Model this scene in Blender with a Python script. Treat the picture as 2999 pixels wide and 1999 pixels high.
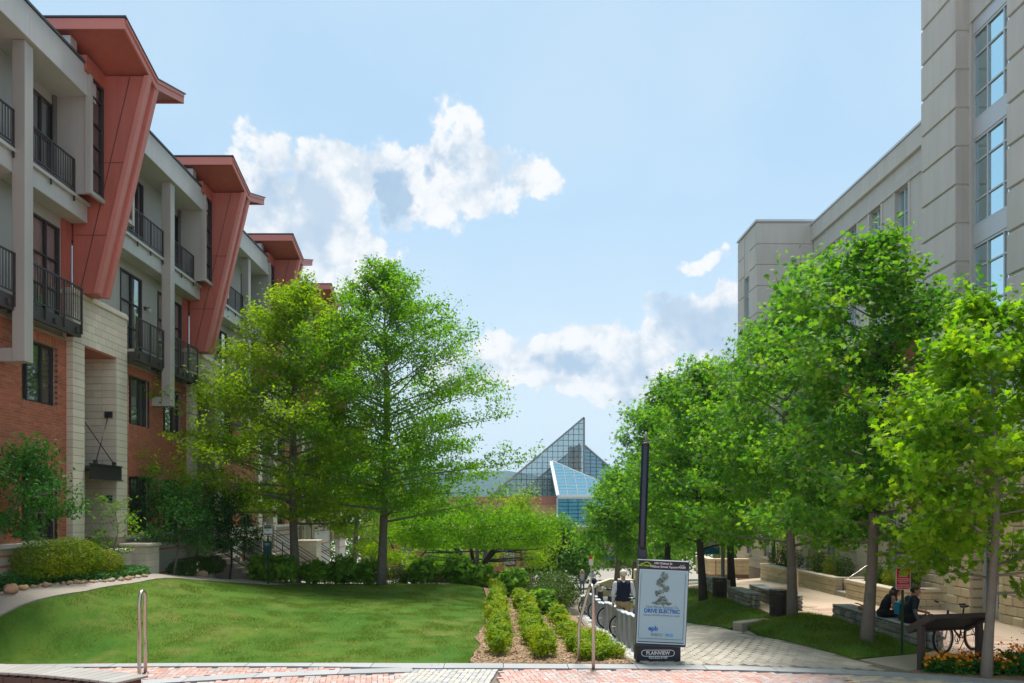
import bpy, math, random
import numpy as np
from mathutils import Vector, Matrix, Quaternion
from mathutils.geometry import delaunay_2d_cdt

for o in list(bpy.data.objects):
    bpy.data.objects.remove(o)
S = bpy.context.scene
C = S.collection
R = math.radians
rnd = random.Random(7)
NR = np.random.default_rng(11)

# ------------------------------------------------------------------ camera
cam_d = bpy.data.cameras.new('camera')
cam = bpy.data.objects.new('camera', cam_d)
C.objects.link(cam)
cam.location = (0, 0, 3.0)
cam.rotation_euler = (R(90), 0, 0)
cam_d.lens = 28.0
cam_d.sensor_width = 36.0
cam_d.shift_x = 0.0064
cam_d.shift_y = 0.164
cam_d.clip_start = 0.1
cam_d.clip_end = 9000
S.camera = cam

# ------------------------------------------------------------------ sky, sun, exposure
SUN_EL, SUN_AZ = 69.0, 8.0          # degrees; azimuth from +Y, negative is towards -X
SUN_DIR = Vector((math.sin(R(SUN_AZ)) * math.cos(R(SUN_EL)), math.cos(R(SUN_AZ)) * math.cos(R(SUN_EL)), math.sin(R(SUN_EL))))
W = bpy.data.worlds.new('World')
S.world = W
W.cycles.sampling_method = 'MANUAL'
W.cycles.sample_map_resolution = 512
W.use_nodes = True
nt = W.node_tree
nt.nodes.clear()


class NB:
    """small node-graph helper"""
    def __init__(self, tree):
        self.t = tree

    def n(self, kind, **kw):
        nd = self.t.nodes.new(kind)
        for k, v in kw.items():
            setattr(nd, k, v)
        return nd

    def link(self, a, b):
        self.t.links.new(a, b)

    def setin(self, nd, i, v):
        if v is None:
            return
        if hasattr(v, 'is_output') or isinstance(v, bpy.types.NodeSocket):
            self.link(v, nd.inputs[i])
        else:
            nd.inputs[i].default_value = v

    def math(self, op, a, b=None, c=None, clamp=False):
        nd = self.n('ShaderNodeMath', operation=op, use_clamp=clamp)
        self.setin(nd, 0, a); self.setin(nd, 1, b); self.setin(nd, 2, c)
        return nd.outputs[0]

    def vmath(self, op, a, b=None):
        nd = self.n('ShaderNodeVectorMath', operation=op)
        self.setin(nd, 0, a); self.setin(nd, 1, b)
        return nd.outputs[0]

    def mix(self, f, a, b, mode='MIX'):
        nd = self.n('ShaderNodeMix', data_type='RGBA', blend_type=mode)
        self.setin(nd, 0, f); self.setin(nd, 6, a); self.setin(nd, 7, b)
        return nd.outputs[2]

    def noise(self, vec, scale, detail=4, rough=0.55, dist=0.0):
        nd = self.n('ShaderNodeTexNoise')
        if vec is not None:
            self.link(vec, nd.inputs['Vector'])
        nd.inputs['Scale'].default_value = scale
        nd.inputs['Detail'].default_value = detail
        nd.inputs['Roughness'].default_value = rough
        nd.inputs['Distortion'].default_value = dist
        return nd

    def smooth(self, v, lo, hi, a=0.0, b=1.0):
        nd = self.n('ShaderNodeMapRange', interpolation_type='SMOOTHSTEP')
        self.setin(nd, 0, v)
        for i, q in zip((1, 2, 3, 4), (lo, hi, a, b)):
            nd.inputs[i].default_value = q
        return nd.outputs[0]


wb = NB(nt)
sky = wb.n('ShaderNodeTexSky', sky_type='NISHITA')
sky.sun_disc = False
sky.sun_elevation = R(SUN_EL)
sky.sun_rotation = R(SUN_AZ)
sky.altitude = 200
sky.air_density = 1.0
sky.dust_density = 0.6
sky.ozone_density = 1.0
SKY_STRENGTH = 0.061
tc = wb.n('ShaderNodeTexCoord')
sx = wb.n('ShaderNodeSeparateXYZ')
wb.link(tc.outputs['Generated'], sx.inputs[0])
azi = wb.math('ARCTAN2', sx.outputs[0], sx.outputs[1])
ele = wb.math('ARCSINE', sx.outputs[2])
warp = wb.noise(tc.outputs['Generated'], 9.0, 5, 0.6)
warp2 = wb.noise(tc.outputs['Generated'], 15.0, 6, 0.66)
warp3 = wb.noise(tc.outputs['Generated'], 5.0, 3, 0.5)
warp4 = wb.noise(tc.outputs['Generated'], 11.0, 3, 0.5)


cuv = wb.n('ShaderNodeCombineXYZ')
wb.link(azi, cuv.inputs[0]); wb.link(ele, cuv.inputs[1])
wofs = wb.n('ShaderNodeVectorMath', operation='MULTIPLY_ADD')            # the bodies are pulled out of round
wb.link(warp.outputs[1], wofs.inputs[0]); wofs.inputs[1].default_value = (.16, .13, 0); wofs.inputs[2].default_value = (-.08, -.065, 0)
cwr = wb.n('ShaderNodeVectorMath', operation='ADD'); wb.link(cuv.outputs[0], cwr.inputs[0]); wb.link(wofs.outputs[0], cwr.inputs[1])


def blob(a, e, ra, re, amp=1.0):
    """soft cloud body centred at azimuth a, elevation e (degrees)"""
    m = wb.n('ShaderNodeVectorMath', operation='MULTIPLY_ADD')
    wb.link(cwr.outputs[0], m.inputs[0])
    m.inputs[1].default_value = (1 / R(ra), 1 / R(re), 0); m.inputs[2].default_value = (-a / ra, -e / re, 0)
    d = wb.n('ShaderNodeVectorMath', operation='DOT_PRODUCT')
    wb.link(m.outputs[0], d.inputs[0]); wb.link(m.outputs[0], d.inputs[1])
    return wb.math('MULTIPLY_ADD', d.outputs['Value'], -0.42 * amp, amp, clamp=True)


# cumulus bodies over the street, then the rest of the sky dome in the same manner
BLOBS = [(-17.0, 22.9, 2.6, 2.3, .95), (-12.6, 22.3, 2.1, 2.5, .9), (-8.8, 23.0, 2.3, 2.2, .95), (-5.6, 20.6, 2.8, 2.2, .8), (-3.4, 24.2, 2.3, 2.0, .95), (0.6, 22.0, 3.1, 1.4, .9), (-15.4, 19.0, 4.0, 2.5, .85), (-13.2, 15.2, 4.2, 2.6, .9), (-15.5, 18.0, 4.0, 2.4, .8), (-9.8, 18.2, 2.2, 1.6, .5),
         (2.0, 10.9, 4.8, 1.4, .85), (7.6, 11.6, 4.0, 1.4, .9), (13.4, 13.0, 3.6, 1.6, .95), (-1.0, 9.2, 3.4, 1.4, .8), (9.0, 9.2, 8.0, 1.4, .75), (18.0, 12.0, 4.0, 2.6, .85), (14.0, 16.8, 1.8, .7, .75), (-5.5, 42.0, 5.0, 1.8, 0.7)]
tot = None
for b_ in BLOBS:
    v_ = blob(*b_)
    tot = v_ if tot is None else wb.math('ADD', tot, v_)
# scattered unseen cumulus, added over the rest of the dome to raise ambient light
field = wb.smooth(wb.noise(tc.outputs['Generated'], 3.2, 4, 0.55, 0.4).outputs[0], 0.44, 0.60)
away = wb.smooth(wb.math('ABSOLUTE', azi), R(28), R(48))
tot = wb.math('ADD', tot, wb.math('MULTIPLY', wb.math('MULTIPLY', field, away), 0.95))
tot = wb.math('MINIMUM', tot, 1.35)
puff = wb.n('ShaderNodeTexVoronoi', feature='F1', normalize=True)
wv = wb.n('ShaderNodeVectorMath', operation='ADD')
wsc = wb.n('ShaderNodeVectorMath', operation='SCALE'); wb.link(warp2.outputs[1], wsc.inputs[0]); wsc.inputs[3].default_value = 0.03
wb.link(tc.outputs['Generated'], wv.inputs[0]); wb.link(wsc.outputs[0], wv.inputs[1])
wb.link(wv.outputs[0], puff.inputs['Vector'])
puff.inputs['Scale'].default_value = 26.0; puff.inputs['Detail'].default_value = 3.0; puff.inputs['Roughness'].default_value = 0.62
billow = wb.math('SUBTRACT', 0.42, puff.outputs['Distance'])
dens = wb.math('ADD', tot, wb.math('MULTIPLY', billow, 1.5))
dens = wb.math('ADD', dens, wb.math('MULTIPLY', wb.math('SUBTRACT', warp2.outputs[0], 0.5), 1.1))
dens = wb.math('ADD', dens, wb.math('MULTIPLY', wb.math('SUBTRACT', warp.outputs[0], 0.5), 1.3))
cover = wb.math('MULTIPLY', wb.smooth(dens, 0.50, 0.86), wb.smooth(tot, 0.05, 0.4))
# thin bright haze and stratus low over the horizon, all the way round
low = wb.smooth(ele, R(26), R(2))
veil = wb.math('MULTIPLY', low, wb.smooth(warp3.outputs[0], 0.2, 0.6, 0.55, 1.0))
high = wb.math('MULTIPLY', wb.smooth(warp3.outputs[0], 0.35, 0.75), 0.22)
veil = wb.math('MAXIMUM', wb.math('MULTIPLY', veil, 0.85), high)
# cores of the bodies are thick and stand between us and the sun: blue grey
core = wb.smooth(wb.math('ADD', wb.math('MULTIPLY', tot, 0.55), wb.math('ADD', wb.math('MULTIPLY', wb.math('SUBTRACT', warp4.outputs[0], 0.5), 3.2), wb.math('ADD', wb.math('MULTIPLY', wb.math('SUBTRACT', warp2.outputs[0], 0.5), 1.0), wb.math('MULTIPLY', billow, -0.5)))), 0.45, 1.0)
shade = None
for b_ in [(-17.2, 22.4, 2.0, 1.8, 1.0), (-8.7, 22.2, 2.0, 1.8, 1.0), (-7.9, 20.0, 1.1, 2.4, 1.0), (-3.6, 23.9, 1.4, 1.3, .9), (-14.0, 18.6, 2.4, 1.6, .55), (12.8, 12.4, 2.6, .9, .7), (6.0, 10.6, 4.0, .8, .6), (0.0, 9.4, 3.0, .7, .5)]:
    v_ = blob(*b_)
    shade = v_ if shade is None else wb.math('ADD', shade, v_)
core = wb.math('MAXIMUM', wb.math('MULTIPLY', core, 0.8), wb.smooth(wb.math('ADD', shade, wb.math('ADD', wb.math('MULTIPLY', wb.math('SUBTRACT', warp2.outputs[0], 0.5), 2.6), wb.math('MULTIPLY', wb.math('SUBTRACT', warp.outputs[0], 0.5), 1.8))), 0.40, 1.15))
lump = wb.smooth(wb.math('ADD', billow, wb.math('MULTIPLY', wb.math('SUBTRACT', warp2.outputs[0], 0.5), 1.0)), 0.20, -0.10)
k = 1.0 / SKY_STRENGTH
white = (0.305 * k, 0.307 * k, 0.309 * k, 1)
grey = (0.12 * k, 0.175 * k, 0.235 * k, 1)
mist = (0.245 * k, 0.28 * k, 0.30 * k, 1)
pale = (0.195 * k, 0.228 * k, 0.26 * k, 1)
ccol = wb.mix(wb.math('MULTIPLY', lump, 0.85), white, pale)
ccol = wb.mix(wb.math('MULTIPLY', core, 0.85), ccol, grey)
thin = (0.160 * k, 0.228 * k, 0.280 * k, 1)
col = wb.mix(veil, wb.mix(0.78, sky.outputs[0], thin), mist)
col = wb.mix(wb.math('MULTIPLY', cover, 0.97), col, ccol)
bg = wb.n('ShaderNodeBackground')
wb.link(col, bg.inputs[0])
bg.inputs[1].default_value = SKY_STRENGTH
wo = wb.n('ShaderNodeOutputWorld')
wb.link(bg.outputs[0], wo.inputs[0])

sun_d = bpy.data.lights.new('sun', 'SUN')
sun_d.energy = 2.0
sun_d.angle = R(18.0)
sun_d.color = (1.0, 0.95, 0.87)
sun = bpy.data.objects.new('sun', sun_d)
C.objects.link(sun)
sun.rotation_euler = (-SUN_DIR).to_track_quat('-Z', 'Y').to_euler()

S.view_settings.view_transform = 'Standard'
S.view_settings.look = 'None'
S.view_settings.gamma = 1.0
S.view_settings.exposure = 1.7
S.view_settings.use_curve_mapping = False
S.render.engine = 'CYCLES'
S.cycles.use_denoising = True
S.cycles.max_bounces = 6
S.cycles.transparent_max_bounces = 12
S.cycles.transmission_bounces = 4
S.cycles.caustics_reflective = False
S.cycles.caustics_refractive = False


# ------------------------------------------------------------------ materials
MATS = {}


def new_mat(name):
    m = bpy.data.materials.new(name)
    m.use_nodes = True
    m.node_tree.nodes.clear()
    MATS[name] = m
    nb = NB(m.node_tree)
    out = nb.n('ShaderNodeOutputMaterial')
    return m, nb, out


def rgba(c, f=1.0):
    return (c[0] * f, c[1] * f, c[2] * f, 1)


def mat(name, col, rough=0.8, var=0.12, scale=3.0, fine=40.0, bump=0.15, metal=0.0, spec=0.4, piece=0.0, hue=None, bscale=None, streak=0.0):
    """plain surface: large blotches + fine grain + a little relief; 'piece' varies the tone from piece to piece"""
    m, nb, out = new_mat(name)
    p = nb.n('ShaderNodeBsdfPrincipled')
    tcn = nb.n('ShaderNodeTexCoord')
    geo = nb.n('ShaderNodeNewGeometry')
    vec = geo.outputs['Position']
    n1 = nb.noise(vec, scale, 5, 0.6)
    n2 = nb.noise(vec, fine, 3, 0.6)
    f = nb.math('ADD', nb.math('MULTIPLY', nb.math('SUBTRACT', n1.outputs[0], 0.5), 2.2 * var), nb.math('MULTIPLY', nb.math('SUBTRACT', n2.outputs[0], 0.5), 1.6 * var))
    f = nb.math('ADD', f, 1.0)
    if streak:                                   # rain streaks and fading: noise drawn out downwards
        sc = nb.n('ShaderNodeVectorMath', operation='MULTIPLY'); nb.link(vec, sc.inputs[0]); sc.inputs[1].default_value = (5.0, 5.0, .35)
        f = nb.math('ADD', f, nb.math('MULTIPLY', nb.math('SUBTRACT', nb.noise(sc.outputs[0], 1.0, 4, .65).outputs[0], .5), 2.4 * streak))
    c = nb.n('ShaderNodeRGB'); c.outputs[0].default_value = rgba(col)
    cc = c.outputs[0]
    if piece:
        oi = nb.n('ShaderNodeObjectInfo')
        r = nb.math('FRACT', nb.math('ADD', geo.outputs['Random Per Island'], oi.outputs['Random']))
        f = nb.math('MULTIPLY', f, nb.math('ADD', nb.math('MULTIPLY', nb.math('SUBTRACT', r, 0.5), 2 * piece), 1.0))
        if hue:
            r2 = nb.math('FRACT', nb.math('MULTIPLY', r, 7.31))
            cr = nb.n('ShaderNodeValToRGB')
            cr.color_ramp.interpolation = 'CONSTANT'
            els = cr.color_ramp.elements
            els[0].position = 0; els[0].color = rgba(col)
            els[1].position = 1.0 / (len(hue) + 1); els[1].color = rgba(hue[0])
            for i, h in enumerate(hue[1:]):
                e = els.new((i + 2.0) / (len(hue) + 1)); e.color = rgba(h)
            nb.link(r2, cr.inputs[0])
            cc = cr.outputs[0]
    mul = nb.n('ShaderNodeVectorMath', operation='SCALE')
    nb.link(cc, mul.inputs[0]); nb.link(f, mul.inputs[3])
    nb.link(mul.outputs[0], p.inputs['Base Color'])
    p.inputs['Roughness'].default_value = rough
    p.inputs['Metallic'].default_value = metal
    p.inputs['Specular IOR Level'].default_value = spec
    if bump:
        bn = nb.n('ShaderNodeBump')
        bn.inputs['Strength'].default_value = bump
        bn.inputs['Distance'].default_value = 0.02
        n3 = nb.noise(vec, bscale or fine * 0.7, 4, 0.6)
        nb.link(n3.outputs[0], bn.inputs['Height'])
        nb.link(bn.outputs[0], p.inputs['Normal'])
    nb.link(p.outputs[0], out.inputs[0])
    return m


def leaf_mat(name, cols, trans=0.45, gloss=0.25, blot=0.6, mix_=.55):
    """foliage: colour differs leaf to leaf and clump to clump; thin, so some light comes through"""
    m, nb, out = new_mat(name)
    geo = nb.n('ShaderNodeNewGeometry')
    n1 = nb.noise(geo.outputs['Position'], blot, 2, 0.5)
    r = nb.math('ADD', nb.math('MULTIPLY', geo.outputs['Random Per Island'], 1 - mix_), nb.math('MULTIPLY', nb.smooth(n1.outputs[0], 0.32, 0.68), mix_))
    cr = nb.n('ShaderNodeValToRGB')
    els = cr.color_ramp.elements
    els[0].position = 0.0; els[0].color = rgba(cols[0])
    els[1].position = 1.0; els[1].color = rgba(cols[-1])
    for i, c in enumerate(cols[1:-1]):
        e = els.new((i + 1.0) / (len(cols) - 1)); e.color = rgba(c)
    nb.link(r, cr.inputs[0])
    p = nb.n('ShaderNodeBsdfPrincipled')
    p.inputs['Roughness'].default_value = 0.55
    p.inputs['Specular IOR Level'].default_value = gloss * .5
    nb.link(cr.outputs[0], p.inputs['Base Color'])
    t = nb.n('ShaderNodeBsdfTranslucent')
    tcol = nb.mix(1.0, cr.outputs[0], (1.5, 1.5, 0.5, 1), 'MULTIPLY')
    nb.link(tcol, t.inputs[0])
    mx = nb.n('ShaderNodeMixShader')
    mx.inputs[0].default_value = trans
    nb.link(p.outputs[0], mx.inputs[1]); nb.link(t.outputs[0], mx.inputs[2])
    nb.link(mx.outputs[0], out.inputs[0])
    return m


def glass_mat(name, tint=(0.5, 0.6, 0.6), see=0.25, rough=0.03, spec=0.9, base=(0.02, 0.025, 0.03), mirror=(.88, .97, 1.0)):
    """window pane: mirror of the sky over a dark room, partly clear"""
    m, nb, out = new_mat(name)
    g = nb.n('ShaderNodeBsdfGlossy'); g.inputs['Color'].default_value = rgba(mirror); g.inputs['Roughness'].default_value = rough
    geo = nb.n('ShaderNodeNewGeometry')
    nz = nb.noise(geo.outputs['Position'], 0.9, 2, 0.5)
    bn = nb.n('ShaderNodeBump'); bn.inputs['Strength'].default_value = 0.06; bn.inputs['Distance'].default_value = 0.1
    nb.link(nz.outputs[0], bn.inputs['Height']); nb.link(bn.outputs[0], g.inputs['Normal'])
    t = nb.n('ShaderNodeBsdfTransparent'); t.inputs[0].default_value = rgba(tint)
    d = nb.n('ShaderNodeBsdfDiffuse'); d.inputs[0].default_value = rgba(base)
    m1 = nb.n('ShaderNodeMixShader'); m1.inputs[0].default_value = see
    nb.link(d.outputs[0], m1.inputs[1]); nb.link(t.outputs[0], m1.inputs[2])
    fr = nb.n('ShaderNodeFresnel'); fr.inputs[0].default_value = 1.6
    f = nb.math('ADD', nb.math('MULTIPLY', fr.outputs[0], 0.8), max(0.04, spec - 0.42), clamp=True)
    m2 = nb.n('ShaderNodeMixShader')
    nb.link(f, m2.inputs[0]); nb.link(m1.outputs[0], m2.inputs[1]); nb.link(g.outputs[0], m2.inputs[2])
    nb.link(m2.outputs[0], out.inputs[0])
    return m


# ------------------------------------------------------------------ mesh helpers
def link_obj(name, me, parent=None):
    o = bpy.data.objects.new(name, me)
    C.objects.link(o)
    if parent is not None:
        o.parent = parent
    return o


def tag(o, label=None, cat=None, group=None, kind=None):
    for k_, v in (('label', label), ('category', cat), ('group', group), ('kind', kind)):
        if v:
            o[k_] = v
    return o


def thing(name, label, cat, loc=(0, 0, 0), rz=0.0, group=None):
    o = link_obj(name, None)
    o.empty_display_size = 0.2
    o.location = loc
    o.rotation_euler = (0, 0, rz)
    return tag(o, label, cat, group)


class MB:
    """collects boxes, bars, tubes ... into one mesh"""
    def __init__(self):
        self.v = []; self.f = []; self.m = []; self.sm = []; self.mi = 0

    def add(self, vs, fs, smooth=False):
        b = len(self.v)
        self.v.extend([tuple(q) for q in vs])
        for q in fs:
            self.f.append(tuple(i + b for i in q)); self.m.append(self.mi); self.sm.append(smooth)
        return self

    def box(self, x0, x1, y0, y1, z0, z1):
        if x0 > x1: x0, x1 = x1, x0
        if y0 > y1: y0, y1 = y1, y0
        if z0 > z1: z0, z1 = z1, z0
        v = [(x0, y0, z0), (x1, y0, z0), (x1, y1, z0), (x0, y1, z0), (x0, y0, z1), (x1, y0, z1), (x1, y1, z1), (x0, y1, z1)]
        return self.add(v, [(0, 3, 2, 1), (4, 5, 6, 7), (0, 1, 5, 4), (1, 2, 6, 5), (2, 3, 7, 6), (3, 0, 4, 7)])

    def cbox(self, x0, x1, y0, y1, z0, z1, b=0.01):
        """box with chamfered edges"""
        if x0 > x1: x0, x1 = x1, x0
        if y0 > y1: y0, y1 = y1, y0
        if z0 > z1: z0, z1 = z1, z0
        b = min(b, 0.45 * min(x1 - x0, y1 - y0, z1 - z0))
        vs, idx = [], {}
        lo, hi = (x0, y0, z0), (x1, y1, z1)
        for sx_ in (0, 1):
            for sy in (0, 1):
                for sz in (0, 1):
                    s = (sx_, sy, sz)
                    for ax in range(3):
                        p = []
                        for k_ in range(3):
                            e = hi[k_] if s[k_] else lo[k_]
                            if k_ != ax:
                                e += -b if s[k_] else b
                            p.append(e)
                        idx[(s, ax)] = len(vs); vs.append(tuple(p))
        fs = []
        for ax in range(3):
            a1, a2 = (ax + 1) % 3, (ax + 2) % 3
            for sd in (0, 1):
                def key(i, j):
                    s = [0, 0, 0]; s[ax] = sd; s[a1] = i; s[a2] = j
                    return idx[(tuple(s), ax)]
                q = [key(0, 0), key(1, 0), key(1, 1), key(0, 1)]
                fs.append(q if sd else q[::-1])
        for ax in range(3):
            a1, a2 = (ax + 1) % 3, (ax + 2) % 3
            for i in (0, 1):
                for j in (0, 1):
                    s0 = [0, 0, 0]; s0[a1] = i; s0[a2] = j
                    s1 = list(s0); s1[ax] = 1
                    q = [idx[(tuple(s0), a1)], idx[(tuple(s1), a1)], idx[(tuple(s1), a2)], idx[(tuple(s0), a2)]]
                    fs.append(q if (i != j) else q[::-1])
        for s in [(a, b_, c) for a in (0, 1) for b_ in (0, 1) for c in (0, 1)]:
            q = [idx[(s, 0)], idx[(s, 1)], idx[(s, 2)]]
            fs.append(q if sum(s) % 2 else q[::-1])
        return self.add(vs, fs)

    def tube(self, pts, r, n=8, cap=True, smooth=True):
        pts = [Vector(p) for p in pts]
        rs = r if isinstance(r, (list, tuple)) else [r] * len(pts)
        vs, fs = [], []
        up = None
        for i, p in enumerate(pts):
            d = (pts[min(i + 1, len(pts) - 1)] - pts[max(i - 1, 0)])
            d = d.normalized() if d.length > 1e-9 else Vector((0, 0, 1))
            if up is None:
                a = Vector((0, 0, 1)) if abs(d.z) < 0.9 else Vector((1, 0, 0))
                up = (a - d * a.dot(d)).normalized()
            else:
                up = up - d * up.dot(d)
                up = up.normalized() if up.length > 1e-6 else d.orthogonal().normalized()
            w = d.cross(up)
            for k_ in range(n):
                t = 2 * math.pi * k_ / n
                vs.append(p + (up * math.cos(t) + w * math.sin(t)) * rs[i])
        for i in range(len(pts) - 1):
            for k_ in range(n):
                a, b = i * n + k_, i * n + (k_ + 1) % n
                fs.append((a, b, b + n, a + n))
        if cap:
            fs.append(tuple(range(n))[::-1]); fs.append(tuple(range((len(pts) - 1) * n, len(pts) * n)))
        return self.add(vs, fs, smooth)

    def bar(self, a, b, w, h=None, up=(0, 0, 1)):
        """rectangular bar from a to b"""
        h = h or w
        a, b = Vector(a), Vector(b)
        d = (b - a).normalized(); u = Vector(up)
        if abs(d.dot(u)) > 0.99: u = Vector((1, 0, 0))
        s = d.cross(u).normalized(); u = s.cross(d).normalized()
        vs = []
        for p in (a, b):
            for i, j in ((-1, -1), (1, -1), (1, 1), (-1, 1)):
                vs.append(p + s * (i * w / 2) + u * (j * h / 2))
        return self.add(vs, [(3, 2, 1, 0), (4, 5, 6, 7), (0, 1, 5, 4), (1, 2, 6, 5), (2, 3, 7, 6), (3, 0, 4, 7)])

    def prism(self, poly, vec):
        """closed solid: planar polygon swept along vec"""
        n = len(poly); vec = Vector(vec)
        p = [Vector(q) for q in poly]
        nrm = Vector((0, 0, 0))
        for i in range(n):
            nrm += p[i].cross(p[(i + 1) % n])
        if nrm.dot(vec) < 0:
            p.reverse()
        vs = p + [q + vec for q in p]
        fs = [tuple(range(n))[::-1], tuple(range(n, 2 * n))]
        fs += [(i, (i + 1) % n, (i + 1) % n + n, i + n) for i in range(n)]
        return self.add(vs, fs)

    def torus(self, c, axis, Rr, r, n=24, k_=8):
        c = Vector(c); ax = Vector(axis).normalized(); u = ax.orthogonal().normalized(); w = ax.cross(u)
        vs, fs = [], []
        for i in range(n):
            t = 2 * math.pi * i / n; d = u * math.cos(t) + w * math.sin(t)
            for j in range(k_):
                s = 2 * math.pi * j / k_
                vs.append(c + d * (Rr + r * math.cos(s)) + ax * (r * math.sin(s)))
        for i in range(n):
            for j in range(k_):
                fs.append((i * k_ + j, ((i + 1) % n) * k_ + j, ((i + 1) % n) * k_ + (j + 1) % k_, i * k_ + (j + 1) % k_))
        return self.add(vs, fs, True)

    def ball(self, c, rx, ry=None, rz=None, n=12, m_=8):
        ry = ry or rx; rz = rz or rx
        vs = [(c[0], c[1], c[2] - rz)]
        for i in range(1, m_):
            t = math.pi * i / m_
            for j in range(n):
                s = 2 * math.pi * j / n
                vs.append((c[0] + rx * math.sin(t) * math.cos(s), c[1] + ry * math.sin(t) * math.sin(s), c[2] - rz * math.cos(t)))
        vs.append((c[0], c[1], c[2] + rz))
        fs = [(0, 1 + (j + 1) % n, 1 + j) for j in range(n)]
        for i in range(m_ - 2):
            for j in range(n):
                a = 1 + i * n + j; b = 1 + i * n + (j + 1) % n
                fs.append((a, b, b + n, a + n))
        b0 = 1 + (m_ - 2) * n
        fs += [(b0 + j, b0 + (j + 1) % n, len(vs) - 1) for j in range(n)]
        return self.add(vs, fs, True)

    def lathe(self, prof, c=(0, 0, 0), n=24):
        vs, fs = [], []
        for r, z in prof:
            for j in range(n):
                s = 2 * math.pi * j / n
                vs.append((c[0] + r * math.cos(s), c[1] + r * math.sin(s), c[2] + z))
        for i in range(len(prof) - 1):
            for j in range(n):
                a, b = i * n + j, i * n + (j + 1) % n
                fs.append((a, b, b + n, a + n))
        return self.add(vs, fs, True)

    def mesh(self, name, mats):
        me = bpy.data.meshes.new(name)
        me.from_pydata(self.v, [], self.f)
        if not isinstance(mats, (list, tuple)):
            mats = [mats]
        for m in mats:
            me.materials.append(MATS[m] if isinstance(m, str) else m)
        me.polygons.foreach_set('use_smooth', self.sm)
        if len(mats) > 1:
            me.polygons.foreach_set('material_index', self.m)
        me.update()
        return me

    def build(self, name, mats, parent=None, **kw):
        o = link_obj(name, self.mesh(name, mats), parent)
        return tag(o, **kw) if kw else o


def np_mesh(name, V, F, mats, smooth=False):
    """mesh from arrays: V (n,3), F (m,k)"""
    me = bpy.data.meshes.new(name)
    n, m, k_ = len(V), len(F), F.shape[1]
    me.vertices.add(n); me.vertices.foreach_set('co', np.ascontiguousarray(V, dtype=np.float32).ravel())
    me.loops.add(m * k_); me.loops.foreach_set('vertex_index', np.ascontiguousarray(F, dtype=np.int32).ravel())
    me.polygons.add(m); me.polygons.foreach_set('loop_start', np.arange(0, m * k_, k_, dtype=np.int32))
    if smooth:
        me.polygons.foreach_set('use_smooth', np.ones(m, dtype=bool))
    for q in (mats if isinstance(mats, (list, tuple)) else [mats]):
        me.materials.append(MATS[q])
    me.update(calc_edges=True)
    me.validate()
    return me


def unit(a):
    return a / np.maximum(np.linalg.norm(a, axis=1, keepdims=True), 1e-9)


LEAF = {
    'simple': (np.array([(0, -.5, 0), (.27, -.05, .10), (0, .55, -.04), (-.27, -.05, .10)]), np.array([(0, 1, 2), (0, 2, 3)])),
    'blade': (np.array([(-.045, 0, 0), (.045, 0, 0), (.02, .25, .9)]), np.array([(0, 1, 2)])),
    'petal': (np.array([(-.5, 0, .1), (0, -.5, .1), (.5, 0, .1), (0, .5, .1), (0, 0, 0)]), np.array([(4, 0, 1), (4, 1, 2), (4, 2, 3), (4, 3, 0)])),
    'chip': (np.array([(-.5, -.14, 0), (.45, -.2, .12), (.5, .15, .05), (-.4, .2, .1)]), np.array([(0, 1, 2), (0, 2, 3)])),
}
_ml = [(0, -.42), (.12, -.16), (.46, -.26), (.30, -.02), (.60, .22), (.27, .18), (.24, .34), (0, .66), (-.24, .34), (-.27, .18), (-.60, .22), (-.30, -.02), (-.46, -.26), (-.12, -.16)]
_mv = [(0, .02, .06)] + [(x, y, -.30 * (x * x + y * y)) for x, y in _ml]
_sv = [(0, 0, .05)] + [((.62 if i % 2 == 0 else .26) * math.sin(2 * math.pi * i / 10), (.62 if i % 2 == 0 else .26) * math.cos(2 * math.pi * i / 10), -.1 if i % 2 == 0 else 0) for i in range(10)]
LEAF['star'] = (np.array(_sv), np.array([(0, i, i % 10 + 1) for i in range(1, 11)])[[0, 1, 2, 3, 6, 7, 8, 9]])
LEAF['maple'] = (np.array(_mv), np.array([(0, i, i % 14 + 1) for i in range(1, 15)]))


def scatter(name, P, size, N, shape, mats, parent=None, tdir=None):
    """many leaf-sized faces: position, size and facing of each given by arrays"""
    T, Fc = LEAF[shape]
    P = np.asarray(P, float); n = len(P)
    N = unit(np.asarray(N, float))
    rv = NR.normal(size=(n, 3)) if tdir is None else np.asarray(tdir, float)
    A = unit(np.cross(rv, N)); B = np.cross(N, A)
    s = np.asarray(size, float).reshape(n, 1, 1)
    V = P[:, None, :] + s * (T[None, :, 0:1] * A[:, None, :] + T[None, :, 1:2] * B[:, None, :] + T[None, :, 2:3] * N[:, None, :])
    F = (Fc[None, :, :] + (np.arange(n) * len(T))[:, None, None]).reshape(-1, Fc.shape[1])
    return link_obj(name, np_mesh(name, V.reshape(-1, 3), F, mats), parent)


def copy_tree(o, parent=None):
    c = o.copy()
    C.objects.link(c)
    c.parent = parent
    for ch in list(o.children):
        copy_tree(ch, c)
    return c


TEXTS = []


def text(body, size, mat_, parent, loc, rot=(R(90), 0, 0), align='CENTER', name='lettering', bold=0.0, sx_=1.0, shear=0.0):
    cu = bpy.data.curves.new(name, 'FONT')
    cu.body = body; cu.size = size; cu.align_x = align; cu.align_y = 'CENTER'
    cu.extrude = 0.0008; cu.offset = bold; cu.resolution_u = 3; cu.shear = shear
    cu.materials.append(MATS[mat_])
    o = link_obj(name, cu, parent)
    o.location = loc; o.rotation_euler = rot; o.scale = (sx_, 1, 1)
    TEXTS.append(o)
    return o


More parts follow.
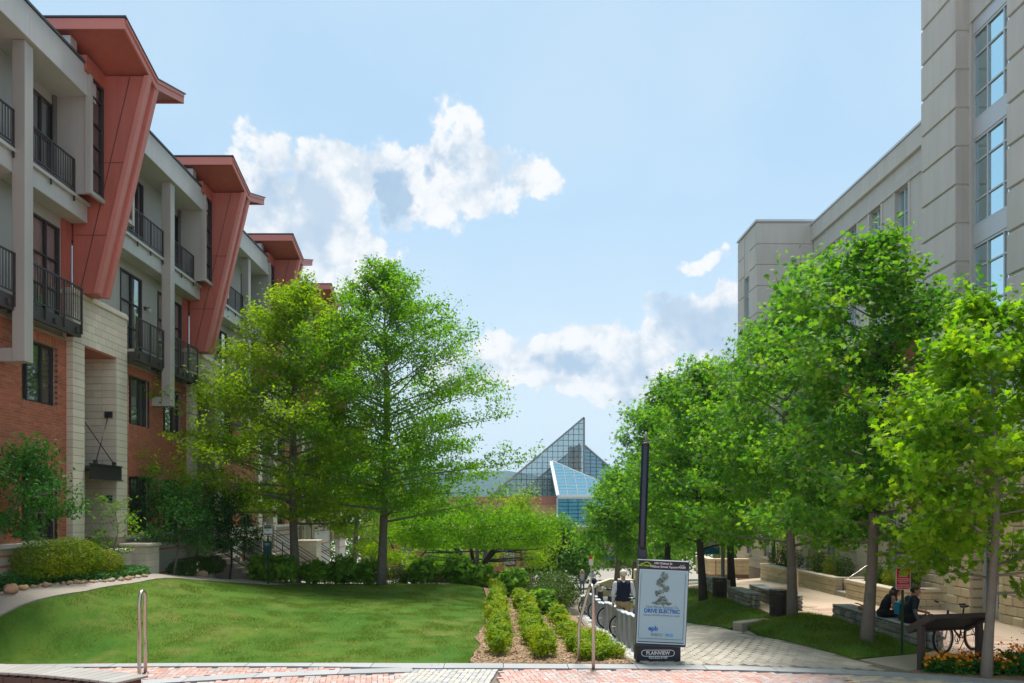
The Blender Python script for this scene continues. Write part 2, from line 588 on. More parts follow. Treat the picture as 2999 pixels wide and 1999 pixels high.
# ------------------------------------------------------------------ the lie of the land
_cp = [(-16, 12, 0.0), (-12, 15, .15), (-9.6, 15.4, .0), (-6, 15.5, .0), (-3, 15.5, .0), (0, 15.4, .0), (3, 15.3, 0), (6, 14.9, 0), (9, 13.9, 0), (12, 12, 0), (0, 11, 0), (-8, 11, 0), (8, 10, 0),
       (-10.4, 16.3, .82), (-9.67, 18.4, 1.10), (-9.43, 21, 1.12), (-8.9, 24, .84), (-8.1, 26.8, .46), (-10.8, 17.0, 1.18), (-10.0, 19.0, 1.23), (-9.66, 21.5, 1.2), (-9.9, 25.5, .85), (-9.4, 28.5, .5),
       (-11.5, 17.5, 1.4), (-11.5, 20, 1.45), (-11.5, 22.5, 1.3), (-11.5, 25, 1.0), (-11.5, 28, .62), (-11.5, 33, .2), (-11.5, 40, -.3), (-11.5, 56, -1.6), (-15, 22, 1.4), (-15, 40, -.3),
       (-7, 18, .40), (-7, 22, .56), (-4, 20, .2), (-4, 25, .2), (-4.6, 30, .14), (-1, 30, .06), (-1, 24, .05), (1, 17, .0), (1, 23, -.08), (1, 30, -.5), (-6.5, 29, .24), (-7, 36, -.3), (-2, 36, -.35), (-4, 45, -1.3), (-4, 58, -2.4),
       (2.9, 17, -.14), (2.9, 20, -.355), (2.9, 24, -.64), (2.9, 30, -1.07), (3, 40, -1.8), (3, 50, -2.5), (3, 58, -3.0),
       (4.4, 17, -.12), (4.6, 20, -.28), (4.8, 24, -.5), (5, 30, -.9), (6.4, 18, 0), (6.3, 21, -.02), (6.2, 25, -.06), (6.8, 30, -.15), (7.5, 36, -.5), (7, 45, -1.8), (7, 58, -2.9),
       (9.2, 15.5, 0), (9.2, 18, 0), (9.2, 21.5, 0), (9, 26, 0), (9, 31, -.1), (10, 38, -.5), (11, 20, 0), (11.7, 24, 0), (11.7, 28, -.03), (11.7, 34, -.1), (13.3, 18, 0), (13.3, 24, 0), (13.3, 40, -.4), (13, 58, -2.4), (18, 20, 0), (18, 40, -.4)]
_cp = np.array(_cp, float)


def _mq(a, b):
    return np.sqrt(((a[:, None, :] - b[None, :, :]) ** 2).sum(-1) + 1.0)


_n = len(_cp)
_A = np.zeros((_n + 1, _n + 1)); _A[:_n, :_n] = _mq(_cp[:, :2], _cp[:, :2]) - 1e-3 * np.eye(_n); _A[_n, :_n] = 1; _A[:_n, _n] = 1
_w = np.linalg.solve(_A, np.append(_cp[:, 2], 0))


def ground(X, Y):
    X = np.atleast_1d(np.asarray(X, float)); Y = np.atleast_1d(np.asarray(Y, float))
    q = np.stack([np.clip(X, -16, 18), np.clip(Y, 11, 58)], 1)
    z = np.concatenate([_mq(q[i:i + 4000], _cp[:, :2]) @ _w[:_n] for i in range(0, len(q), 4000)]) + _w[_n]
    t = np.clip((Y - 15.3) / 0.7, 0, 1)
    flat = z * t * t * (3 - 2 * t)
    far = np.clip((Y - 58) / 60, 0, 1)
    return flat * (1 - far) + far * -7.0


def g1(x, y):
    return float(ground(x, y)[0])


def inside(poly, X, Y):
    r = np.zeros(len(X), bool); n = len(poly)
    for i in range(n):
        x0, y0 = poly[i]; x1, y1 = poly[(i + 1) % n]
        c = ((y0 > Y) != (y1 > Y)) & (X < (x1 - x0) * (Y - y0) / ((y1 - y0) if y1 != y0 else 1e-9) + x0)
        r ^= c
    return r


def densify(poly, d=0.4):
    out = []
    for i in range(len(poly)):
        a, b = Vector(poly[i]), Vector(poly[(i + 1) % len(poly)])
        n = max(1, int((b - a).length / d))
        out += [tuple(a + (b - a) * (j / n)) for j in range(n)]
    return out


def sheet(name, poly, mats, dz=0.0, step=0.4, thick=0.12, parent=None, zf=None):
    """ground sheet following the land inside an outline, with a skirt so that its edge has depth"""
    zf = zf or ground
    o2 = densify(poly, step)
    xs = np.arange(min(p[0] for p in o2), max(p[0] for p in o2), step); ys = np.arange(min(p[1] for p in o2), max(p[1] for p in o2), step)
    gx, gy = [q.ravel() for q in np.meshgrid(xs, ys)]
    ins = inside(o2, gx, gy)
    pts = [Vector(p) for p in o2] + [Vector((a, b)) for a, b in zip(gx[ins], gy[ins])]
    n = len(o2)
    r = delaunay_2d_cdt(pts, [(i, (i + 1) % n) for i in range(n)], [], 1, 1e-4)
    V = np.array([(p.x, p.y) for p in r[0]])
    z = zf(V[:, 0], V[:, 1]) + dz
    vs = [(a, b, c) for (a, b), c in zip(V, z)]
    fs = []
    for t in r[2]:
        a, b, c = [Vector(vs[i]) for i in t[:3]]
        fs.append(tuple(t) if (b - a).cross(c - a).z > 0 else tuple(t)[::-1])
    ed = {}
    for t in fs:
        for i in range(len(t)):
            e = (t[i], t[(i + 1) % len(t)]); ed[e] = 1
    m = MB(); m.add(vs, fs, True)
    for (a, b) in list(ed):
        if (b, a) not in ed:
            p, q = vs[a], vs[b]
            m.add([p, q, (q[0], q[1], q[2] - thick), (p[0], p[1], p[2] - thick)], [(1, 0, 3, 2)])
    return m.build(name, mats, parent)


def rand_in(poly, n):
    x0, x1 = min(p[0] for p in poly), max(p[0] for p in poly); y0, y1 = min(p[1] for p in poly), max(p[1] for p in poly)
    X = np.zeros(0); Y = np.zeros(0)
    while len(X) < n:
        a = NR.uniform(x0, x1, n); b = NR.uniform(y0, y1, n); k_ = inside(poly, a, b)
        X = np.append(X, a[k_]); Y = np.append(Y, b[k_])
    return X[:n], Y[:n]
# ------------------------------------------------------------------ material palette
mat('soil', (.16, .11, .075), .95, .25, 1.5, 25, .4)
mat('town_ground', (.27, .25, .215), .95, .2, .3, 8, .2)
mat('concrete', (.34, .30, .25), .85, .16, .9, 30, .15)
mat('granite', (.33, .34, .35), .75, .14, 2.0, 90, .15, piece=.07)
mat('paver', (.47, .29, .25), .85, .22, 1.1, 60, .25, piece=.14, hue=[(.44, .33, .30), (.49, .32, .275), (.41, .37, .36), (.47, .26, .215), (.45, .35, .33)])
mat('sett', (.47, .45, .40), .85, .14, 5, 60, .25, piece=.1, hue=[(.36, .37, .40), (.50, .48, .43), (.45, .435, .40)])
mat('tan_paver', (.55, .45, .32), .85, .16, 3, 60, .2, piece=.12, hue=[(.42, .36, .32), (.60, .51, .38)])
mat('joint', (.16, .13, .11), .95, .2, 6, 60, .2)
mat('path_paver', (.36, .33, .28), .85, .24, .9, 60, .25, piece=.13)
mat('path_joint', (.17, .15, .11), .95, .3, 2, 40, .2)
mat('terrace', (.46, .36, .26), .85, .16, .8, 40, .15)
mat('slab', (.43, .30, .235), .85, .2, .7, 40, .2, piece=.14, hue=[(.47, .35, .26), (.40, .27, .21), (.45, .34, .28)])
mat('mulch', (.26, .165, .10), .95, .45, 9, 45, .9, bscale=30)
mat('brick', (.46, .16, .095), .85, .14, 5, 70, .3, piece=.13, hue=[(.50, .18, .105), (.41, .145, .09), (.48, .155, .09)])
mat('mortar', (.46, .36, .30), .95, .12, 6, 60, .2)
mat('block', (.62, .565, .46), .85, .10, 1.6, 60, .15, piece=.07, streak=.06)
mat('block_joint', (.33, .27, .21), .95, .1, 4, 60, .1)
mat('grey_panel', (.42, .415, .39), .6, .07, .8, 50, .05, streak=.08)
mat('light_panel', (.50, .51, .50), .55, .07, .8, 50, .05, streak=.09)
mat('roof_metal', (.06, .075, .095), .5, .1, 2, 50, .05)
mat('red_panel', (.47, .14, .105), .6, .14, .9, 40, .1, streak=.15)
mat('red_fascia', (.60, .22, .185), .55, .08, 1.2, 40, .05)
mat('dark_metal', (.035, .032, .034), .45, .15, 5, 60, .05)
mat('rail_metal', (.055, .046, .045), .5, .15, 5, 60, .05)
mat('frame_metal', (.05, .042, .04), .5, .1, 5, 60, .05)
mat('blind', (.50, .52, .50), .7, .05, 3, 40, 0)
mat('curtain', (.86, .88, .89), .9, .08, 3, 40, 0)
mat('room', (.16, .155, .15), .9, .3, 1, 10, 0)
mat('stucco', (.56, .54, .505), .9, .07, .5, 60, .2, piece=.05, streak=.13)
mat('alu', (.55, .58, .61), .4, .05, 2, 60, .02, metal=.3)
mat('limestone', (.60, .50, .35), .9, .14, 2.5, 30, .5, piece=.09, bscale=14)
mat('limestone_smooth', (.61, .53, .40), .85, .08, 1.2, 40, .1, piece=.04)
mat('white_base', (.50, .49, .45), .85, .1, 1.5, 40, .15, piece=.04)
mat('steel', (.50, .44, .40), .28, .06, 3, 60, .02, metal=.9)
mat('fieldstone', (.27, .26, .24), .9, .25, 4, 25, .8, piece=.25, hue=[(.31, .29, .24), (.23, .235, .24), (.34, .32, .28)], bscale=12)
mat('slat', (.27, .31, .35), .4, .12, 4, 60, .05, metal=.2)
mat('bronze', (.055, .042, .038), .5, .12, 4, 60, .05)
mat('wood_grey', (.33, .32, .30), .85, .2, 3, 70, .3, piece=.1)
mat('wood_dark', (.10, .065, .05), .7, .3, 6, 60, .2)
mat('bark', (.19, .165, .14), .95, .35, 7, 45, 1.0, bscale=28)
mat('bark_dark', (.05, .043, .038), .95, .35, 7, 45, 1.0, bscale=28)
mat('bark_pale', (.24, .215, .18), .92, .25, 6, 45, .8, bscale=30)
mat('rock', (.40, .29, .19), .9, .3, 3, 25, .6, piece=.25, hue=[(.46, .30, .16), (.42, .38, .33), (.30, .22, .17), (.44, .27, .17)], bscale=9)
glass_mat('glass', (.95, .98, .98), .95, spec=.68)
glass_mat('glass_dark', (.7, .8, .78), .60, spec=.62)
glass_mat('glass_sky', (.4, .5, .55), .15, spec=1.15, mirror=(.58, .80, .86))
leaf_mat('grass', [(.02, .075, .006), (.06, .155, .012), (.12, .21, .018), (.26, .26, .07), (.05, .13, .010)], .35, .2, 0.6, .25)
leaf_mat('leaf_oak', [(.07, .20, .008), (.115, .28, .010), (.15, .32, .012), (.20, .36, .016)], .55, .3, 1.6)
leaf_mat('leaf_oak_light', [(.12, .24, .005), (.175, .31, .008), (.23, .36, .010), (.28, .38, .013)], .55, .3, 1.6)
leaf_mat('leaf_maple', [(.035, .14, .022), (.08, .235, .026), (.14, .31, .028), (.26, .40, .035)], .55, .45, 2.0)
leaf_mat('leaf_maple_light', [(.075, .21, .008), (.135, .31, .010), (.21, .39, .013), (.32, .45, .02)], .56, .45, 2.0)
leaf_mat('leaf_dark', [(.018, .075, .012), (.03, .12, .015), (.052, .155, .018)], .3, .4, .8)
leaf_mat('leaf_dogwood', [(.024, .12, .02), (.05, .18, .024), (.085, .22, .028)], .35, .4, .8)
leaf_mat('leaf_yew', [(.04, .09, .012), (.065, .13, .016), (.10, .155, .022)], .25, .3, .9)
leaf_mat('leaf_box', [(.07, .14, .004), (.13, .22, .004), (.21, .27, .006), (.27, .29, .01)], .35, .4, 1.2)
leaf_mat('leaf_bed', [(.09, .19, .004), (.16, .28, .005), (.25, .33, .006), (.34, .36, .01)], .4, .4, 1.5)
leaf_mat('leaf_hydrangea', [(.09, .22, .02), (.15, .31, .024), (.22, .37, .03)], .4, .35, 1.0)
leaf_mat('leaf_red', [(.16, .05, .03), (.22, .07, .04), (.14, .09, .03)], .3, .3, 1.0)
leaf_mat('flower_orange', [(.75, .19, .005), (.85, .28, .006), (.9, .36, .01)], .3, .2, 1.0)
leaf_mat('seed_brown', [(.16, .045, .01), (.25, .07, .01)], .2, .2, 1.0)
leaf_mat('far_leaf', [(.05, .14, .012), (.085, .21, .012), (.12, .25, .016)], .4, .3, .2)
leaf_mat('chip_mulch', [(.20, .12, .07), (.33, .22, .13), (.46, .34, .22), (.13, .08, .05)], .05, .1, 2.0)


def lawn_mat():
    m, nb, out = new_mat('lawn')
    geo = nb.n('ShaderNodeNewGeometry')
    n1 = nb.noise(geo.outputs['Position'], .35, 5, .65); n2 = nb.noise(geo.outputs['Position'], 18, 4, .7); n3 = nb.noise(geo.outputs['Position'], 1.3, 4, .65)
    c = nb.mix(nb.smooth(n1.outputs[0], .38, .62), (.055, .14, .014, 1), (.10, .17, .02, 1))
    c = nb.mix(nb.math('MULTIPLY', nb.smooth(nb.math('ADD', nb.math('MULTIPLY', n3.outputs[0], .7), nb.math('MULTIPLY', n1.outputs[0], .35)), .53, .66), .5), c, (.19, .17, .05, 1))
    n4 = nb.noise(geo.outputs['Position'], 3.6, 4, .7)
    c = nb.mix(nb.math('MULTIPLY', nb.smooth(n4.outputs[0], .45, .68), .6), c, (.032, .095, .010, 1))
    c = nb.mix(nb.math('MULTIPLY', n2.outputs[0], .5), c, (.02, .05, .006, 1))
    p = nb.n('ShaderNodeBsdfPrincipled'); nb.link(c, p.inputs['Base Color']); p.inputs['Roughness'].default_value = .9
    p.inputs['Specular IOR Level'].default_value = .1
    nb.link(p.outputs[0], out.inputs[0])


lawn_mat()


def plaza_mat():
    m, nb, out = new_mat('plaza_brick')
    geo = nb.n('ShaderNodeNewGeometry')
    br = nb.n('ShaderNodeTexBrick'); nb.link(geo.outputs['Position'], br.inputs['Vector'])
    br.inputs['Color1'].default_value = (.42, .21, .17, 1); br.inputs['Color2'].default_value = (.37, .25, .22, 1); br.inputs['Mortar'].default_value = (.17, .14, .12, 1)
    br.inputs['Scale'].default_value = 1.0; br.inputs['Brick Width'].default_value = .2; br.inputs['Row Height'].default_value = .1; br.inputs['Mortar Size'].default_value = .004
    p = nb.n('ShaderNodeBsdfPrincipled'); nb.link(br.outputs[0], p.inputs['Base Color']); p.inputs['Roughness'].default_value = .85
    nb.link(p.outputs[0], out.inputs[0])


plaza_mat()

# ------------------------------------------------------------------ ground sheet out to the horizon
xs = np.unique(np.concatenate([np.linspace(-20, 20, 68), [-4000, -1500, -600, -250, -120, -60, -35, 35, 60, 120, 250, 600, 1500, 4000]]))
ys = np.unique(np.concatenate([np.linspace(-10, 60, 110), [-400, -120, -40, 66, 74, 84, 95, 108, 120, 160, 260, 500, 1000, 2000, 5000]]))
gx, gy = np.meshgrid(xs, ys)
gz = ground(gx.ravel(), gy.ravel()) - 0.09
V = np.stack([gx.ravel(), gy.ravel(), gz], 1)
nx, ny = len(xs), len(ys)
ii, jj = [q.ravel() for q in np.meshgrid(np.arange(nx - 1), np.arange(ny - 1))]
a_ = jj * nx + ii
F = np.stack([a_, a_ + 1, a_ + nx + 1, a_ + nx], 1)
tag(link_obj('ground', np_mesh('ground', V, F, 'town_ground', True)), kind='structure')


# ------------------------------------------------------------------ brick plaza, kerbs
def kerb_back(x):
    return float(np.interp(x, [-14, -9.7, -6.5, -3, 0, 3, 4.5, 6, 7.2, 9, 12, 15], [15.1, 15.36, 15.5, 15.52, 15.47, 15.36, 15.2, 14.95, 14.62, 13.88, 12.3, 10.4]))


def kerb_front(x):
    return kerb_back(x) - float(np.interp(x, [-14, -4, -1.5, 2, 6, 12], [.30, .32, .48, .42, .38, .42]))


def inner_arc(x):                                  # outer edge of the second granite ribbon that swings in from the left
    return float(np.interp(x, [-9.5, -8, -6, -4.6, -3.2, -2.0, -1.6], [12.6, 13.35, 14.1, 14.55, 14.85, 15.04, 15.06]))


plaza = sheet('plaza', [(-16, -8), (16, -8), (16, 9.6), (15, 10.1)] + [(x, kerb_front(x) + .1) for x in (12, 9, 7.2, 6, 4.5, 3, 0, -3, -6.5, -9.7, -14)] + [(-16, 15.2)], 'joint', dz=-.045, step=1.2, zf=lambda a, b: np.zeros(len(a)))
tag(plaza, kind='structure')
MB().box(-15.9, 15.9, -7.9, 9.4, -.06, -.004).build('paved_field', 'plaza_brick', plaza); MB().box(-15.9, 12, 9.401, 13.22, -.06, -.005).build('paved_field', 'plaza_brick', plaza)
paver_me = MB().cbox(-.097, .097, -.047, .047, -.03, 0, .006).mesh('paver', 'paver')
rest = MB(); npv = 0
cands = []
ca, sa = math.cos(R(9)), math.sin(R(9))
for i in range(-150, 180):
    for j in range(90, 185):
        d = (i - j) % 4
        if d not in (0, 3):
            continue
        cx, cy, hz = ((i + 1) * .1, (j + .5) * .1, True) if d == 0 else ((i + .5) * .1, (j + 1) * .1, False)
        X, Y = cx * ca - (cy - 14.5) * sa, 14.5 + cx * sa * .0 + (cy - 14.5) * ca + cx * sa
        if Y < 13.3 - (max(0, X - 7) * .6) or Y > kerb_front(X) - .07 or X < -13 or X > 12.5:
            continue
        if abs(X + 0.95) < .86:
            continue
        if 6.0 < X < 8.2 and Y > 13.3:
            continue
        if X < -1.7 and (inner_arc(X) - .40 - .06 < Y < inner_arc(X) + .06):
            continue
        cands.append((X, Y, R(9) + (0 if hz else R(90))))
cands.sort(key=lambda c: (c[0] ** 2 + (c[1] - 8) ** 2 if c[1] > 13.7 else 1e6))
for q, (X, Y, rz) in enumerate(cands):
    dz = rnd.uniform(-.004, .002)
    if q < 300:
        o = link_obj('paver', paver_me, plaza); o.location = (X, Y, dz); o.rotation_euler = (0, 0, rz + rnd.uniform(-.01, .01))
    else:
        c, s = math.cos(rz), math.sin(rz)
        m0 = MB().cbox(-.097, .097, -.047, .047, -.03, 0, .006)
        rest.add([(X + a * c - b * s, Y + a * s + b * c, z + dz) for a, b, z in m0.v], m0.f)
rest.build('paver_field', 'paver', plaza, kind='stuff')
sett_me = MB().cbox(-.0485, .0485, -.047, .047, -.03, 0, .008).mesh('sett', 'sett')
for i in range(16):
    y = 13.35
    while y < kerb_front(-1.75 + i * .1) - .05:
        o = link_obj('sett', sett_me, plaza); o.location = (-1.76 + i * .105 + rnd.uniform(-.004, .004) - (15 - y) * .12, y, rnd.uniform(-.003, .002)); y += .098
tanme = MB().cbox(-.097, .097, -.047, .047, -.03, 0, .006).mesh('tan_paver', 'tan_paver')
for i in range(int(2.1 / .2)):
    for j in range(18):
        X, Y = 6.1 + i * .2 + (j % 2) * .1, 12.9 + j * .1
        if Y < kerb_front(X) - .06 and X < 8.2:
            o = link_obj('tan_paver', tanme, plaza); o.location = (X, Y, rnd.uniform(-.003, .002))


def ribbon(fn_back, fn_front, x0, x1, seg, parent, z0=-.1, z1=.012):
    x = x0
    while x < x1 - .05:
        xe = min(x + seg * rnd.uniform(.85, 1.15), x1)
        if x1 - xe < .3: xe = x1
        g = .006
        pts = np.linspace(x + g, xe - g, 5)
        poly = [(p, fn_back(p), z0) for p in pts] + [(p, fn_front(p), z0) for p in pts[::-1]]
        MB().prism(poly, (0, 0, z1 - z0 + rnd.uniform(-.002, .002))).build('kerb_stone', 'granite', parent)
        x = xe


kerb = sheet('kerb', [(x, kerb_back(x) - .01) for x in np.linspace(-14, 13, 40)] + [(x, kerb_front(x) + .01) for x in np.linspace(13, -14, 40)], 'joint', dz=-.05, step=.5, thick=.2, zf=lambda a, b: np.zeros(len(a)))
tag(kerb, kind='structure')
ribbon(kerb_back, kerb_front, -14, 13, 1.25, kerb)
ribbon(inner_arc, lambda x: inner_arc(x) - .40, -9.4, -1.75, 1.3, kerb)

# ------------------------------------------------------------------ lawn, bed, walks, terrace
LAWN = [(x, kerb_back(x) + .03) for x in (-10.6, -9.7, -8, -6.5, -4.5, -3, -1.5, -.75)] + [(-.72, 15.6), (-.66, 16.6), (-.55, 17.4), (-.72, 18.4), (-.6, 20), (-.5, 22), (-.55, 25), (-.7, 28), (-.95, 31.2), (-3, 31.6), (-6, 30.6), (-7.2, 29.2),
        (-8.1, 26.9), (-8.9, 24), (-9.43, 21), (-9.67, 18.4), (-10.35, 16.3), (-11.4, 15.6)]
lawn = tag(sheet('lawn', LAWN, 'lawn', step=.45, thick=.08), kind='structure')
BED = [(-.70, 15.49), (0, 15.5), (1.5, 15.45), (2.45, 15.42), (2.42, 17), (2.4, 20), (2.4, 24), (2.4, 29), (2.2, 33), (-1.1, 33), (-.9, 31.2), (-.68, 28), (-.53, 25), (-.48, 22), (-.58, 20), (-.70, 18.4), (-.53, 17.4), (-.64, 16.6)]
bed = tag(sheet('mulch_bed', BED, 'mulch', dz=.01, step=.45, thick=.08), kind='structure')
WALK = [(-13.6, 15.5), (-11.42, 15.62), (-10.37, 16.34), (-9.69, 18.42), (-9.45, 21.02), (-8.92, 24.02), (-8.12, 26.93), (-7.2, 29.3), (-8.2, 30), (-9.3, 28.5), (-9.75, 25.5), (-9.9, 24.2), (-11.1, 23.9), (-11.1, 22.8), (-9.85, 22.5), (-9.7, 21.5), (-9.85, 20.2), (-10.05, 19.0), (-10.4, 18.0), (-10.85, 17.05), (-12, 16.6)]
walk = tag(sheet('walkway', WALK, 'concrete', dz=.012, step=.4, thick=.1), kind='structure')
PATH = [(2.5, 15.4)] + [(x, kerb_back(x) + .02) for x in (3.4, 4.5, 5.5, 6.4, 7.2, 7.6)] + [(7.0, 15.9), (6.62, 17.4), (6.2, 18.9), (5.8, 20.4), (5.45, 23), (5.2, 26), (5.3, 30), (5.6, 36), (5.8, 45), (5.9, 58), (2.6, 58), (2.45, 36), (2.45, 24)]
path = tag(sheet('path', PATH, 'path_joint', dz=-.004, step=.45, thick=.1), kind='structure')
# stretcher-bond pavers along the walk
pd = Vector((-.34, .94)).normalized(); pn = Vector((pd.y, -pd.x))
pav = []
O = Vector((5.2, 16.0))
for r in range(-26, 26):
    for q in range(-12, 60):
        c = O + pn * (r * .16) + pd * (q * .32 + (.16 if r % 2 else 0))
        pav.append((c.x, c.y))
PX = np.array([p[0] for p in pav]); PY = np.array([p[1] for p in pav])
PIN = [(2.62, 15.5), (3.4, 15.42), (4.5, 15.3), (5.5, 15.14), (6.4, 14.95), (7.0, 14.85), (6.9, 15.8), (6.52, 17.4), (6.1, 18.9), (5.7, 20.4), (5.36, 23), (5.1, 26), (5.2, 30), (2.58, 30), (2.58, 24)]
keep = inside(PIN, PX, PY)
PX, PY = PX[keep], PY[keep]
order = np.argsort(PX * 0 + PY)
hgt = ground(PX, PY)
hg2 = ground(PX + pd.x * .1, PY + pd.y * .1); hg3 = ground(PX + pn.x * .1, PY + pn.y * .1)
pp_me = MB().cbox(-.157, .157, -.077, .077, -.03, 0, .005).mesh('path_paver', 'path_paver')
rest = MB()
ang = math.atan2(pd.y, pd.x)
for q, k_ in enumerate(order):
    sx1 = (hg2[k_] - hgt[k_]) / .1; sy1 = -(hg3[k_] - hgt[k_]) / .1
    M = Matrix(((pd.x, -pd.y, 0, PX[k_]), (pd.y, pd.x, 0, PY[k_]), (sx1, sy1, 1, hgt[k_] + .012 + rnd.uniform(-.002, .002)), (0, 0, 0, 1)))
    if q < 300:
        o = link_obj('path_paver', pp_me, path); o.location = (PX[k_], PY[k_], hgt[k_] + .012 + rnd.uniform(-.002, .002)); o.rotation_euler = (0, 0, ang)
    else:
        m0 = MB().cbox(-.157, .157, -.077, .077, -.03, 0, .005)
        rest.add([M @ Vector(v) for v in m0.v], m0.f)
rest.build('paver_field', 'path_paver', path, kind='stuff')
# light concrete apron between the walk and the slab terrace
APRON = [(7.06, 15.86), (7.62, kerb_back(7.6) + .03), (8.0, kerb_back(8) + .9), (9.6, 15.1), (11.5, 14.8), (11.5, 15.6), (9.4, 16.35), (8.6, 16.5)]
tag(sheet('apron', APRON, 'concrete', dz=.008, step=.4, thick=.1), kind='structure')
FLOWERB = [(7.3, kerb_back(7.3) + .02), (8.2, kerb_back(8.2) + .02), (9, kerb_back(9) + .02), (11, kerb_back(11) + .02), (13, kerb_back(13) + .02), (13, 14.2), (11.5, 14.75), (9.6, 15.05), (8.05, kerb_back(8) + .85)]
tag(sheet('flower_bed_soil', FLOWERB, 'mulch', dz=.02, step=.4, thick=.1), kind='structure')
TERR = [(8.62, 16.52), (9.4, 16.38), (11.5, 15.63), (16, 14.5), (16, 46), (7.2, 46), (7.0, 36), (7.6, 31), (7.6, 22.4), (9.2, 21.9), (9.3, 17.0)]
terr = tag(sheet('terrace', TERR, 'terrace', dz=.004, step=.6, thick=.1), kind='structure')
slab_rest = MB(); cnt = 0
sl = []
for r in range(44):
    y = 15.2 + r * .24; x = 9.0 + rnd.uniform(0, .3)
    while x < 13.2:
        w = rnd.uniform(.35, .75)
        sl.append((x, y, w)); x += w
for (x, y, w) in sl:
    if not inside(TERR, np.array([x + .02, x + w - .02]), np.array([y + .02, y + .22])).all() or y > 24.5 or (x + w > 11.6 and y > 22.6):
        continue
    if y > 19.5 + 1.5 * math.sin(x * 2) and x > 10.2: continue
    m = MB().cbox(x + .004, x + w - .004, y + .004, y + .236, -.03, .012 + rnd.uniform(-.002, .002), .004)
    z0 = g1(x + w / 2, y + .12)
    o = m.build('slab', 'slab', terr); o.location.z = z0 + .002; cnt += 1

ISL_A = [(6.97, 15.95), (8.55, 16.48), (9.15, 17.0), (9.15, 21.9), (7.9, 22.4), (7.2, 22.0), (6.25, 20.6), (6.22, 18.95), (6.64, 17.4)]
ISL_B = [(5.82, 20.6), (6.25, 21.2), (7.5, 22.5), (7.5, 31), (6.9, 36), (7.0, 44), (5.9, 45), (5.65, 36), (5.35, 30), (5.22, 26), (5.48, 23)]


def island(X, Y):
    z = ground(X, Y)
    out = np.zeros(len(X))
    for poly in (ISL_A, ISL_B):
        d = np.full(len(X), 9.0)
        for i in range(len(poly)):
            a = np.array(poly[i]); b = np.array(poly[(i + 1) % len(poly)])
            t = np.clip(((X - a[0]) * (b - a)[0] + (Y - a[1]) * (b - a)[1]) / ((b - a) ** 2).sum(), 0, 1)
            d = np.minimum(d, np.hypot(X - a[0] - t * (b - a)[0], Y - a[1] - t * (b - a)[1]))
        out = np.maximum(out, np.where(inside(poly, X, Y), np.minimum(d, 1.0) * .16, 0))
    return z + out


for poly in (ISL_A, ISL_B):
    tag(sheet('turf', poly, 'lawn', dz=.012, step=.3, thick=.1, zf=island), kind='structure')

# ------------------------------------------------------------------ haze hill far behind
hx = np.linspace(-1400, 900, 60); hy = np.linspace(1500, 2300, 22)
gx, gy = np.meshgrid(hx, hy)
ridge = 92 + 26 * np.exp(-((gx + 170) / 260) ** 2) + 8 * np.sin(gx / 90.0) + 5 * np.sin(gx / 37.0 + 1) + 30 * np.exp(-((gx + 800) / 400) ** 2) - 25 * np.exp(-((gx - 250) / 220) ** 2)
pr = np.clip((gy - 1500) / 420, 0, 1); pr = pr * pr * (3 - 2 * pr)
gz = -12 + ridge * pr + NR.normal(size=gx.shape) * 2.0 * pr
V = np.stack([gx.ravel(), gy.ravel(), gz.ravel()], 1)
ii, jj = [q.ravel() for q in np.meshgrid(np.arange(59), np.arange(21))]
a_ = jj * 60 + ii
mat('hill_wood', (.03, .06, .03), .95, .35, .02, .2, 0)
tag(link_obj('hill', np_mesh('hill', V, np.stack([a_, a_ + 1, a_ + 61, a_ + 60], 1), 'hill_wood', True)), kind='structure')

# ------------------------------------------------------------------ the air: one even box of haze
hz = MB().box(-1600, 1100, -60, 2360, -16, 135)
m_, nb_, out_ = new_mat('haze')
pv = nb_.n('ShaderNodeVolumePrincipled')
pv.inputs['Color'].default_value = (.45, .70, 1.0, 1)
pv.inputs['Density'].default_value = .00018
pv.inputs['Anisotropy'].default_value = .2
nb_.link(pv.outputs[0], out_.inputs['Volume'])
hz.build('haze', m_, kind='stuff', label='thin bluish air over the valley', cat='haze')
# ------------------------------------------------------------------ the row of townhouses on the left
def cut_wall(m, x0, x1, y0, y1, z0, z1, holes):
    """wall slab in the y-z plane with rectangular openings, as butted boxes"""
    ysp = sorted({y0, y1} | {h[0] for h in holes if y0 < h[0] < y1} | {h[1] for h in holes if y0 < h[1] < y1})
    for a, b in zip(ysp[:-1], ysp[1:]):
        c = (a + b) / 2
        hs = sorted([(max(h[2], z0), min(h[3], z1)) for h in holes if h[0] < c < h[1] and h[3] > z0 and h[2] < z1])
        z = z0
        for h0, h1 in hs:
            if h0 > z + 1e-4: m.box(x0, x1, a, b, z, h0)
            z = max(z, h1)
        if z1 > z + 1e-4: m.box(x0, x1, a, b, z, z1)


